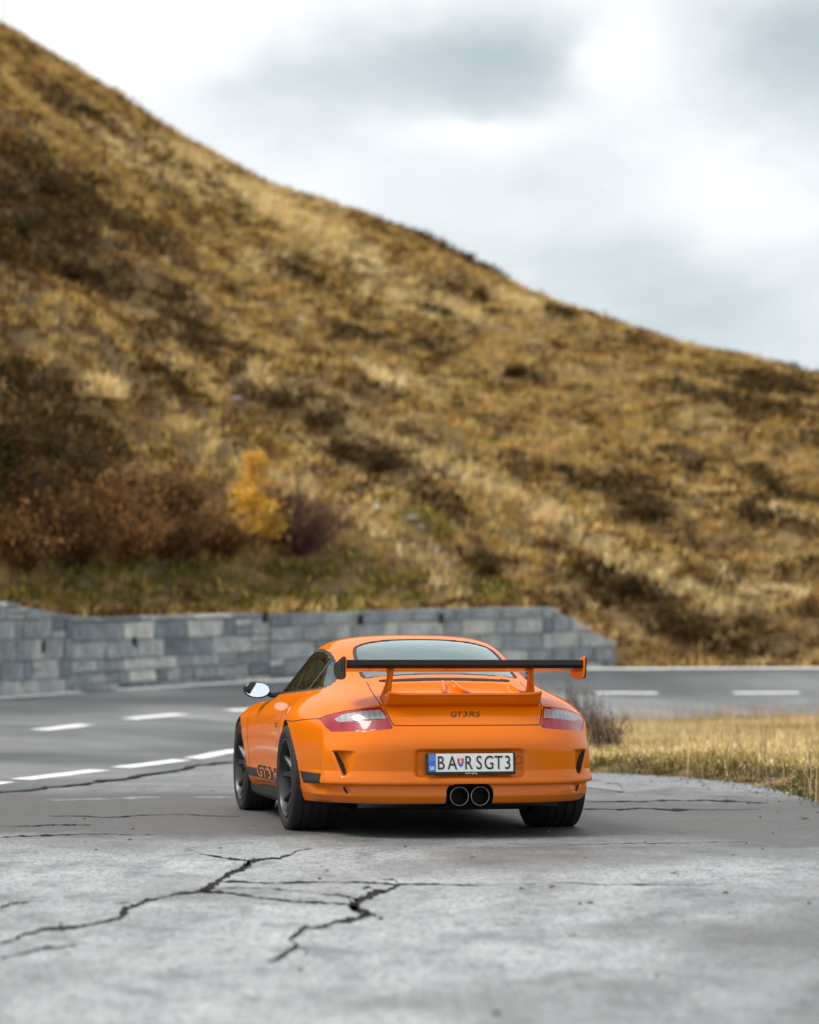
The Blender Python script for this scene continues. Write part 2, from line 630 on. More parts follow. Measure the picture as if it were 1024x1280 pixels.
CR = [
    ([(0, 1178), (50, 1162), (115, 1155), (150, 1147), (170, 1132), (182, 1125), (220, 1117), (250, 1114), (275, 1100), (300, 1087), (312, 1077), (325, 1074), (360, 1069), (392, 1060)],
     [4, 4, 3, 4, 5, 4, 2.5, 4, 5, 5, 6, 3, 2, 1]),
    ([(232, 1061), (250, 1067), (280, 1072), (308, 1075)], [1, 1.4, 1.4, 2]),
    ([(250, 1114), (290, 1116), (325, 1122), (370, 1127), (435, 1130)], [2.5, 2, 2, 2, 2.5]),
    ([(262, 1110), (300, 1109), (345, 1111), (370, 1113), (400, 1117), (440, 1122)], [1.5, 1.3, 1.4, 1, .8, 1]),
    ([(277, 1102), (350, 1103), (440, 1102), (500, 1105), (580, 1106), (712, 1103), (897, 1104)], [1.5, 1.5, 1.6, 2, 1.6, 1.3, 1]),
    ([(335, 1202), (350, 1195), (372, 1182), (362, 1173), (374, 1165), (410, 1156), (448, 1147), (464, 1142), (438, 1135), (450, 1125), (480, 1114), (500, 1105)],
     [3, 5, 6, 5, 4, 4, 5, 7, 8, 7, 7, 3]),
    ([(0, 1197), (45, 1187), (95, 1181)], [2.5, 2.5, 1]),
    ([(0, 1136), (30, 1128), (60, 1125)], [2.5, 2, 1]),
    ([(0, 1032), (60, 1031), (115, 1031)], [1.2, 1.4, .7]),
    ([(0, 1046), (50, 1044), (110, 1042), (190, 1043)], [1.2, 1.6, 1.2, .6]),
    ([(60, 1020), (150, 1021), (250, 1019), (300, 1020)], [.8, 1.2, 1, .6]),
    ([(727, 1011), (800, 1010), (880, 1012), (952, 1011)], [1.2, 1.6, 1.2, .7]),
    ([(727, 1001), (800, 1002), (880, 1000), (962, 1004)], [1, 1.4, 1.5, .7]),
    ([(632, 1054), (740, 1055), (840, 1053), (932, 1052)], [.9, 1, .9, .7]),
    ([(690, 972), (735, 985), (780, 990), (775, 980), (740, 975)], [.8, .9, .9, .8, .6]),
]


def crack(pts, th):
    # broken line: midpoint displacement between the measured points
    L = [np.array((*p, t), float) for p, t in zip(pts, th)]
    t_max = max(th)
    for it in range(4):
        M = [L[0]]
        for a, b in zip(L, L[1:]):
            ln = np.hypot(b[0] - a[0], b[1] - a[1])
            m = (a + b) / 2
            k = (.17 if it else .10) * (1 if t_max > 2.2 else .45)
            m[0] += rng.normal(0, k * .5) * ln
            m[1] += rng.normal(0, k * .55) * ln * (1 if abs(b[1] - a[1]) > .25 * abs(b[0] - a[0]) else .35)
            m[2] *= math.exp(rng.normal(0, .30))
            M += [m, b]
        L = M
    n = len(L)
    vs_ = []
    for i, (x, y, t) in enumerate(L):
        h = max(.07, t * (.34 if t > 1.7 else .22))
        if i in (0, n - 1):
            h = .05
        d = L[min(i + 1, n - 1)] - L[max(i - 1, 0)]
        k = .9 if abs(d[1]) > abs(d[0]) * .6 else 0.0
        vs_ += [G(x - k * h - rng.random() * .3, y - h * (.6 + .8 * rng.random()), .004), G(x + k * h + rng.random() * .3, y + h * (.6 + .8 * rng.random()), .004)]
    return mesh_obj('crack', vs_, [(2 * i, 2 * i + 1, 2 * i + 3, 2 * i + 2) for i in range(n - 1)], CRACK, pavement)


CR += [([(312, 1077), (306, 1082), (318, 1086)], [3, 2, .5]), ([(450, 1125), (425, 1118), (405, 1120)], [3, 2, .6]), ([(464, 1142), (478, 1147), (472, 1151)], [4, 2, .6]), ([(170, 1132), (158, 1128), (140, 1130)], [2.5, 1.5, .5]),
       ([(372, 1182), (385, 1188), (380, 1194)], [3, 1.6, .5]), ([(480, 1114), (462, 1108), (452, 1110)], [4, 3, 1]), ([(500, 1105), (492, 1099), (470, 1099)], [2, 1.5, .6])]
for pts, th in CR:
    crack(pts, th)
# the crumbling joint between road and pull-off
jn = along(sh_near, 1.2 * NS, 5.1 * NS, 90)
jn[:, :2] += rng.normal(0, .03, (90, 2))
strip('crack', jn, .07, CRACK, pavement, lift=.013, ragged=.5)
# ghost of an old marking
wl = np.array([G(60, 1001), G(110, 999.5), G(180, 998), G(240, 997.5), G(292, 997)])
strip('worn_marking', catmull(wl, 6), .22, WORN, pavement, lift=.005)

# ------------------------------------------------------------------ terrain
def poly_dist(p, c):
    """distance, z at foot, side (+ right of travel) from points p (n,2) to polyline c (m,3)"""
    best = np.full(len(p), 1e18)
    zz, sd_, uu = np.zeros(len(p)), np.zeros(len(p)), np.zeros(len(p))
    for i in range(len(c) - 1):
        a, b = c[i], c[i + 1]
        e = b[:2] - a[:2]
        L2 = e @ e
        if L2 < 1e-9:
            continue
        w = p - a[:2]
        t = np.clip(w @ e / L2, 0, 1)
        q = w - t[:, None] * e
        d = (q * q).sum(1)
        k = d < best
        best[k] = d[k]
        zz[k] = (a[2] + (b[2] - a[2]) * t)[k]
        sd_[k] = np.sign(e[1] * w[:, 0] - e[0] * w[:, 1])[k]
        uu[k] = i + t[k]
    return np.sqrt(best), zz, sd_, uu


def in_poly(p, poly):
    Q = np.array(poly)[:, :2]
    r = np.zeros(len(p), bool)
    j = len(Q) - 1
    for i in range(len(Q)):
        c = ((Q[i, 1] > p[:, 1]) != (Q[j, 1] > p[:, 1])) & (p[:, 0] < (Q[j, 0] - Q[i, 0]) * (p[:, 1] - Q[i, 1]) / (Q[j, 1] - Q[i, 1] + 1e-12) + Q[i, 0])
        r ^= c
        j = i
    return r


def vnoise(x, y, seed=0):
    """smooth value noise"""
    r = np.random.default_rng(seed).random((64, 64))
    xi, yi = np.floor(x).astype(int), np.floor(y).astype(int)
    fx, fy = x - xi, y - yi
    fx, fy = fx * fx * (3 - 2 * fx), fy * fy * (3 - 2 * fy)
    a, b = r[xi % 64, yi % 64], r[(xi + 1) % 64, yi % 64]
    c, d = r[xi % 64, (yi + 1) % 64], r[(xi + 1) % 64, (yi + 1) % 64]
    return (a * (1 - fx) + b * fx) * (1 - fy) + (c * (1 - fx) + d * fx) * fy


def fbm(x, y, seed=0, o=4):
    s, a = 0, .5
    for k in range(o):
        s = s + a * vnoise(x * 2 ** k + 7.3 * k, y * 2 ** k + 3.1 * k, seed + k)
        a *= .5
    return s / (1 - .5 ** o)


fs = sh_far[::4]
ns_ = sh_near[::4]
iw = np.arange(len(far))
W_A, W_B, W_C = index_near(far, -150), index_near(far, 698), index_near(far, 781)     # wall start, corner, wing end


def wall_h(u):
    """height of the retaining wall above the road edge, by index along the far edge line"""
    us = [W_A, index_near(far, 40), index_near(far, 122), index_near(far, 350), W_B, W_C, W_C + .01]
    return np.interp(u, us, [1.95, 1.72, 1.42, 1.42, 1.36, .60, 0.0], left=1.95, right=0.0)


SKY = [(-900, -330, 150), (-300, -135, 133), (0, 32, 128), (100, 90, 127), (230, 172, 126), (330, 226, 124), (450, 265, 122), (560, 308, 120), (650, 360, 118), (700, 381, 117), (850, 431, 114), (1024, 468, 111), (1300, 520, 107), (2200, 640, 100)]
crest = np.array([P(*s) for s in SKY])
crest = crest[np.argsort(crest[:, 0])]


def hill_rise(x, y):
    yc = np.interp(x, crest[:, 0], crest[:, 1])
    zc = np.interp(x, crest[:, 0], crest[:, 2])
    yb = np.interp(x, sh_far[:, 0], sh_far[:, 1])
    t = (y - yb) / (yc - yb)
    g = np.where(t < 1, 1.10 * t - .10 * t * t, 1.0 - .45 * (t - 1) - .5 * np.clip(t - 1, 0, .6) ** 2)
    return g, zc, t


RIDGES = []


def height(x, y, detail=True):
    x, y = np.asarray(x, float), np.asarray(y, float)
    p = np.stack([x, y], 1)
    dn_, zn, sn_, un = poly_dist(p, ns_)
    df, zf, sf_, uf = poly_dist(p, fs)
    inner = sn_ > 0
    outer = sf_ < 0
    z = np.zeros(len(x))
    # inside of the bend: verge
    w = sstep(0, 9, dn_)
    zi = zn * (1 - w) + .02 * w - .01
    zi += .05 * (fbm(x * .8, y * .8, 5, 3) - .5) * sstep(0, .6, dn_)
    de_, _, _, _ = poly_dist(p, ve)
    zi = zi + .13 * sstep(.02, .40, de_) * sstep(.3, 4.0, dn_) * np.interp(y, [0, 20, 34], [1, 1, .3])
    pull = in_poly(p, pv)
    zi = np.where(pull, -.06, zi)
    # under the road
    zr_ = zn + (zf - zn) * dn_ / (dn_ + df + 1e-6) - .12
    # outside: retained slope
    u = uf * 4.0
    wh = wall_h(u)
    g, zc, t = hill_rise(x, y)
    bench = sstep(.0, 5.0, df)
    df_ = np.where(u > W_B, df - .30 * sstep(W_B, W_C, u), df)
    top = zf + (wh - .04) * sstep(.22, .34, df_)
    base = top + .22 * np.clip(df - .4, 0, 3.0) * .6
    gg = np.where(t < 1, g * sstep(-.02, .22, t) ** .5, g)
    zo = base * (1 - np.clip(g, 0, 1)) + zc * g
    zo = np.where(t < 1, top + (zo - top) * sstep(.3, 3.5, df) ** .8, zo)
    if detail:
        k = sstep(.6, 4, df)
        for ln, amp, wid in RIDGES:
            d, _, _, _ = poly_dist(p, ln)
            zo = zo + amp * np.exp(-(d / wid) ** 2) * k
        fade = np.where(t < 1, 1 - .75 * sstep(.85, 1.0, t), .25)
        zo = zo + k * fade * (1.5 * (fbm(x * .11 + y * .05, y * .10 - x * .03, 21, 3) - .5) + .75 * (fbm(x * .5, y * .32, 31, 3) - .5) + .50 * (fbm(x * 1.7, y * 1.2, 41, 2) - .5))
    z = np.where(inner, zi, np.where(outer, zo, zr_))
    return z


def hill_hit(px, py, detail=True):
    """where the ray of a photo pixel meets the slope"""
    d = px_ray(px, py)
    d = d / d.y
    Y = np.arange(52.0, 150.0, .08)
    X, Z = d.x * Y, CAM_H + d.z * Y
    h = height(X, Y, detail)
    k = np.argmax(h > Z)
    return Vector((X[k], Y[k], h[k]))


def hill_line(pts):
    return np.array([hill_hit(*p, detail=False) for p in pts])


_r = [([(150, 330), (330, 475), (470, 545), (640, 620), (760, 690), (900, 752)], 1.3, 2.6),
      ([(120, 470), (300, 568), (430, 642), (560, 715)], 1.1, 2.0),
      ([(330, 560), (470, 610), (560, 660), (640, 720)], -1.0, 1.8),
      ([(-40, 200), (100, 310), (260, 430)], -1.3, 3.0),
      ([(720, 640), (830, 700), (960, 790)], -.8, 2.2),
      ([(300, 250), (520, 350), (760, 460), (1000, 560)], .9, 3.5)]
RIDGES += [(hill_line(a), b, c) for a, b, c in _r]

# terrain sheet: fine in view, coarse beyond
gx = np.unique(np.concatenate([np.linspace(-400, -45, 24), np.arange(-45, -24, 1.5), np.arange(-24, 26, .45), np.arange(26, 60, 1.5), np.linspace(60, 400, 24)]))
gy = np.unique(np.concatenate([np.linspace(-300, -16, 16), np.arange(-16, 16, 1.5), np.arange(16, 62, .45), np.arange(62, 135, .6), np.arange(135, 170, 3), np.linspace(170, 900, 20)]))
GX, GY = np.meshgrid(gx, gy, indexing='ij')
GZ = height(GX.ravel(), GY.ravel())
GZ = np.clip(GZ, -40, 200)
tv = np.stack([GX.ravel(), GY.ravel(), GZ], 1)
a_, b_ = len(gx), len(gy)
I = np.arange(a_ * b_).reshape(a_, b_)
tf = np.stack([I[:-1, :-1], I[1:, :-1], I[1:, 1:], I[:-1, 1:]], -1).reshape(-1, 4)
ground = mesh_obj('ground', tv, tf, SOIL, smooth=True)
tag(ground, kind='structure')

# ------------------------------------------------------------------ retaining wall, stone by stone
def mat_stone(k, c):
    m = principled('wall_stone_%d' % k, c, 0.85)
    g = NG(m)
    v = g.coord('Object')
    oi = g.N.new('ShaderNodeObjectInfo')
    a = g.noise(v, 3.0, 6, 0.65, 0.5)
    b = g.noise(v, 16, 4, 0.7)
    col = g.ramp(a, [(0.3, tuple(x * .62 for x in c)), (0.5, c), (0.68, tuple(min(1, x * 1.45) for x in c))])
    col = g.mix(1.0, col, g.ramp(b, [(0.3, g.g(.75)), (0.7, g.g(1.2))]), 'MULTIPLY')
    col = g.mix(1.0, col, g.ramp(oi.outputs['Random'], [(0, (.60, .62, .66)), (.5, (.95, .97, 1.0)), (1, (1.38, 1.32, 1.22))]), 'MULTIPLY')
    g.col(col)
    g.bump(g.math('ADD', a, g.math('MULTIPLY', b, .5)), .7, .03)
    return m


STONE = [mat_stone(0, (.275, .31, .325)), mat_stone(1, (.36, .385, .39)), mat_stone(2, (.23, .262, .28)), mat_stone(3, (.40, .42, .415))]
MORTAR = principled('mortar', (.33, .30, .26), .95)

wall = empty('stone_wall', tuple(along(far, W_A, W_A, 1)[0]))
tag(wall, 'low grey dressed-stone retaining wall at the foot of the grassy slope', 'wall')
wall_o = np.array(wall.location)


def wall_line():
    u = np.linspace(W_A, W_B, 160)
    c = along(far, W_A, W_B, 160)
    s = side_vec(c)
    c[:, :2] -= s * .42
    h = wall_h(u)
    c2 = along(far, W_B, W_C, 26)[1:]
    s2 = side_vec(c2)
    c2[:, :2] -= s2 * (.42 + .35 * np.linspace(0, 1, 25))[:, None]
    h2 = np.interp(np.linspace(0, 1, 25), [0, 1], [1.33, .60])
    return np.concatenate([c, c2]), np.concatenate([h, h2]), 160


wc, wh_, n_main = wall_line()
ws = np.concatenate([[0], np.cumsum(np.linalg.norm(np.diff(wc[:, :2], axis=0), axis=1))])


def wpt(s):
    return np.array([np.interp(s, ws, wc[:, k]) for k in range(3)])


def wnorm(s):
    a, b = wpt(max(s - .15, 0)), wpt(min(s + .15, ws[-1]))
    t = (b - a)[:2]
    t /= np.linalg.norm(t)
    return np.array([t[1], -t[0], 0]), np.array([t[0], t[1], 0])


def whe(s):
    return float(np.interp(s, ws, wh_))


# backing (mortar face set back behind the stones)
bv = []
for s in np.linspace(0, ws[-1], 140):
    p = wpt(s)
    n_, _ = wnorm(s)
    h = whe(s)
    for off, z in ((-.028, -.25), (-.028, h - .02), (-.46, h - .02), (-.46, -.25)):
        bv.append(p + n_ * off + np.array([0, 0, z]) - wall_o)
bf = [(i * 4 + k, i * 4 + (k + 1) % 4, (i + 1) * 4 + (k + 1) % 4, (i + 1) * 4 + k) for i in range(139) for k in range(4)] + [(0, 1, 2, 3), (556, 557, 558, 559)]
mesh_obj('mortar', bv, bf, MORTAR, wall)
sr = random.Random(5)
joints = [float(np.interp(index_near(far, q), np.linspace(W_A, W_B, 160), ws[:160])) for q in (112, 350)] + [float(ws[n_main - 1])]
secs = list(zip([0.0] + joints, joints + [float(ws[-1])]))
for s_a, s_b in secs:
    zc0 = -.12
    while zc0 < 2.0:
        ch = sr.choice((.24, .28, .32, .36, .40))
        s = s_a
        while s < s_b - .02:
            L = sr.choice((.30, .40, .5, .58, .68, .80, .95)) * (1.15 if ch > .3 else 1)
            s1 = s + L
            if s1 > s_b - .22:
                s1 = s_b
            z0, z1 = zc0, zc0 + ch
            split_z = [(z0, z1)]
            if sr.random() < .16 and s1 - s < .75:
                zm = z0 + ch * sr.uniform(.40, .60)
                split_z = [(z0, zm), (zm, z1)]
            for za, zb in split_z:
                gap = .012
                a, b = s + gap, s1 - gap
                while b > a + .08 and whe(b) < za + .05:
                    b -= .02
                ta, tb = min(zb - gap, whe(a)), min(zb - gap, whe(b))
                if max(ta, tb) - za < .07 or b <= a + .08:
                    continue
                ta, tb = max(ta, za + .03), max(tb, za + .03)
                j = lambda q=.014: sr.uniform(-q, q)
                pa, pb = wpt(a), wpt(b)
                na, _ = wnorm(a)
                nb, _ = wnorm(b)
                out = sr.uniform(0, .04)
                o0 = (pa + pb) / 2 + np.array([0, 0, za])
                q = []
                for pp, nn, tt in ((pa, na, ta), (pb, nb, tb)):
                    for off in (out, -.30):
                        for zt in (za + gap + j(.012), tt + j(.014)):
                            q.append(pp + nn * (off + (j(.02) if off > -.1 else 0)) + np.array([j(.012), 0, zt]) - o0)
                mb = MB()
                mb.add(q, [(0, 1, 3, 2), (4, 6, 7, 5), (0, 4, 5, 1), (2, 3, 7, 6), (0, 2, 6, 4), (1, 5, 7, 3)])
                st = mb.build('stone', sr.choice(STONE), wall, bevel=.014)
                st.location = o0 - wall_o
            s = s1
        zc0 += ch
# weep holes
HOLE = principled('weep_hole', (.01, .01, .009), .95)
for a, b in ((186, 802), (76, 809), (562, 773), (344, 772), (460, 775)):
    u = float(np.interp(index_near(far, a), np.linspace(W_A, W_B, 160), ws[:160]))
    p = wpt(u)
    n_, t_ = wnorm(u)
    z = CAM_H + (HOR - b) / FPX * p[1]
    hp = [p + n_ * .05 + t_ * sx * .05 + np.array([0, 0, z - p[2] + sz * .10]) - wall_o for sx, sz in ((-1, -1), (1, -1), (1, 1), (-1, 1))]
    hp += [q - n_ * .06 for q in hp]
    MB().add(hp, [(0, 1, 2, 3), (7, 6, 5, 4), (0, 4, 5, 1), (1, 5, 6, 2), (2, 6, 7, 3), (3, 7, 4, 0)]).build('weep_hole', HOLE, wall)

# ------------------------------------------------------------------ the car
def mat_paint():
    m = principled('orange_paint', (0.70, 0.152, 0.001), 0.5, 0.0, 0.65, 0.0)
    g = NG(m)
    v = g.coord()
    n = g.noise(v, 2.2, 5, 0.6)
    d = g.noise(v, 45.0, 4, 0.7)
    # thin road film, heavier low down on the body
    sp = g.N.new('ShaderNodeSeparateXYZ')
    g.L.new(g.tc.outputs['Object'], sp.inputs[0])
    low = g.math('SUBTRACT', 0.62, sp.outputs[2])
    low = g.math('MULTIPLY', low, 0.9, True)
    film = g.math('MULTIPLY', low, g.math('ADD', n, g.math('MULTIPLY', d, 0.5)), True)
    g.col(g.mix(film, (0.70, 0.155, 0.001), (0.40, 0.115, 0.025)))
    cr = g.math('ADD', g.math('MULTIPLY', film, 0.45), 0.06)
    g.L.new(cr, g.b.inputs['Coat Roughness'])
    return m


PAINT = mat_paint()
CARBON = principled('black_carbon', (0.008, 0.008, 0.009), 0.25, 0, 0.25, .3)
BLACK = principled('black_plastic', (0.012, 0.012, 0.012), 0.55)
DARK = principled('underbody_black', (0.008, 0.008, 0.008), 0.85)
SEAM = principled('seam_black', (0.02, 0.008, 0.004), 0.7)
RUBBER = principled('tyre_rubber', (0.018, 0.018, 0.019), 0.75)
_g = NG(RUBBER)
_n = _g.noise(_g.coord(), 9, 4, 0.6)
_g.col(_g.ramp(_n, [(0.35, (0.007, 0.007, 0.008)), (0.7, (0.018, 0.017, 0.017))]))
RIM = principled('satin_black_rim', (0.055, 0.057, 0.062), 0.36, 0.6)
STEEL = principled('exhaust_steel', (0.30, 0.285, 0.27), 0.28, 1.0)
DISC = principled('brake_disc_steel', (0.22, 0.21, 0.2), 0.45, 1.0)
DECAL = principled('decal_black', (0.02, 0.02, 0.022), 0.5)
DECAL_O = principled('decal_orange', (0.72, 0.22, 0.03), 0.5)
WHITE = principled('plate_white', (0.78, 0.79, 0.78), 0.45)
BLUE = principled('plate_blue', (0.015, 0.16, 0.60), 0.45)
RED = principled('crest_red', (0.55, 0.02, 0.07), 0.45)
SEATM = principled('seat_fabric', (0.03, 0.03, 0.033), 0.85)
STAR = principled('star_yellow', (0.8, 0.6, 0.05), 0.5)
MIRROR = principled('mirror_glass', (0.75, 0.85, 0.9), 0.02, 1.0)


def glass_mat(name, tint, refl=1.0):
    m = bpy.data.materials.new(name)
    m.use_nodes = True
    nt = m.node_tree
    nt.nodes.clear()
    o = nt.nodes.new('ShaderNodeOutputMaterial')
    t = nt.nodes.new('ShaderNodeBsdfTransparent')
    t.inputs[0].default_value = (*tint, 1)
    gl = nt.nodes.new('ShaderNodeBsdfGlossy')
    gl.inputs['Roughness'].default_value = 0.015
    gl.inputs['Color'].default_value = (0.82, 0.96, 0.97, 1)
    fr = nt.nodes.new('ShaderNodeFresnel')
    fr.inputs['IOR'].default_value = 1.5
    mu = nt.nodes.new('ShaderNodeMath')
    mu.operation = 'MULTIPLY'
    mu.use_clamp = True
    mu.inputs[1].default_value = 1.8 * refl
    nt.links.new(fr.outputs[0], mu.inputs[0])
    mx = nt.nodes.new('ShaderNodeMixShader')
    nt.links.new(mu.outputs[0], mx.inputs[0])
    nt.links.new(t.outputs[0], mx.inputs[1])
    nt.links.new(gl.outputs[0], mx.inputs[2])
    nt.links.new(mx.outputs[0], o.inputs[0])
    return m


GLASS = glass_mat('window_glass', (0.50, 0.57, 0.56), 1.25)
TINTED = glass_mat('tinted_glass', (0.22, 0.23, 0.20), .5)


def lamp_mat(name, col, ribs):
    m = principled(name, col, 0.3, 0, .6, .3)
    g = NG(m)
    v = g.coord()
    w = g.N.new('ShaderNodeTexWave')
    w.inputs['Scale'].default_value = ribs
    w.inputs['Distortion'].default_value = 0.0
    g.L.new(v, w.inputs['Vector'])
    n = g.noise(v, 30, 2)
    c2 = tuple(c * 0.72 for c in col)
    f = g.math('MULTIPLY', w.outputs[1], g.math('ADD', n, 0.4), True)
    g.col(g.mix(f, col, c2))
    return m


LAMP_RED = lamp_mat('lamp_red', (0.33, 0.004, 0.024), 5)
LAMP_CLEAR = lamp_mat('lamp_clear', (0.33, 0.32, 0.345), 10)


def poly_sdf(poly):
    Q = np.array(poly, float)

    def f(p):
        p = np.asarray(p, float)
        d = np.full(len(p), 1e9)
        s = np.ones(len(p))
        n = len(Q)
        for i in range(n):
            a, b = Q[i], Q[i - 1]
            e = b - a
            w = p - a
            t = np.clip((w @ e) / (e @ e), 0, 1)
            q = w - t[:, None] * e
            d = np.minimum(d, (q * q).sum(1))
            c1 = p[:, 1] >= a[1]
            c2 = p[:, 1] < b[1]
            c3 = e[0] * w[:, 1] > e[1] * w[:, 0]
            flip = (c1 & c2 & c3) | (~c1 & ~c2 & ~c3)
            s[flip] *= -1
        return s * np.sqrt(d)
    return f


def smooth_poly(pts, n=8, closed=True):
    """Catmull-Rom resample of a closed outline"""
    pts = [np.array(p, float) for p in pts]
    out, m = [], len(pts)
    for i in range(m if closed else m - 1):
        if closed:
            p0, p1, p2, p3 = pts[i - 1], pts[i], pts[(i + 1) % m], pts[(i + 2) % m]
        else:
            p0, p1, p2, p3 = pts[max(i - 1, 0)], pts[i], pts[i + 1], pts[min(i + 2, m - 1)]
        for k in range(n):
            t = k / n
            out.append(0.5 * ((2 * p1) + (-p0 + p2) * t + (2 * p0 - 5 * p1 + 4 * p2 - p3) * t * t + (-p0 + 3 * p1 - 3 * p2 + p3) * t ** 3))
    if not closed:
        out.append(pts[-1])
    return out


def rrect_sdf(cx, cy, hx, hy, r):
    def f(p):
        q = np.abs(p - np.array([cx, cy])) - np.array([hx - r, hy - r])
        return np.linalg.norm(np.maximum(q, 0), axis=1) + np.minimum(q.max(1), 0) - r
    return f


def normals_of(V, F):
    a = V[F[:, 2]] - V[F[:, 0]]
    b = V[F[:, 3]] - V[F[:, 1]]
    fn = np.cross(a, b)
    n = np.zeros_like(V)
    for k in range(4):
        np.add.at(n, F[:, k], fn)
    return n / np.maximum(np.linalg.norm(n, axis=1, keepdims=True), 1e-12)


def split(V, F, sdf, axes, mask=None):
    """split faces inside an outline (drawn in the plane `axes`) from the rest, edges snapped onto the outline"""
    ax = list(axes)
    c = V[F].mean(1)
    ins = sdf(c[:, ax]) < 0
    if mask is not None:
        ins &= mask(c)
    b = np.intersect1d(np.unique(F[ins]), np.unique(F[~ins]))
    for _ in range(3):
        p = V[b][:, ax]
        d = sdf(p)
        h = 1e-4
        gx = (sdf(p + [h, 0]) - sdf(p - [h, 0])) / (2 * h)
        gy = (sdf(p + [0, h]) - sdf(p - [0, h])) / (2 * h)
        st = np.clip(d, -0.03, 0.03)
        V[b, ax[0]] -= st * gx
        V[b, ax[1]] -= st * gy
    return F[~ins], F[ins]


def sub_mesh(V, F):
    u, inv = np.unique(F, return_inverse=True)
    return V[u].copy(), inv.reshape(F.shape)


def border_edges(F):
    e = np.concatenate([F[:, [0, 1]], F[:, [1, 2]], F[:, [2, 3]], F[:, [3, 0]]])
    k = np.sort(e, 1)
    _, idx, cnt = np.unique(k, axis=0, return_index=True, return_counts=True)
    return e[idx[cnt == 1]]


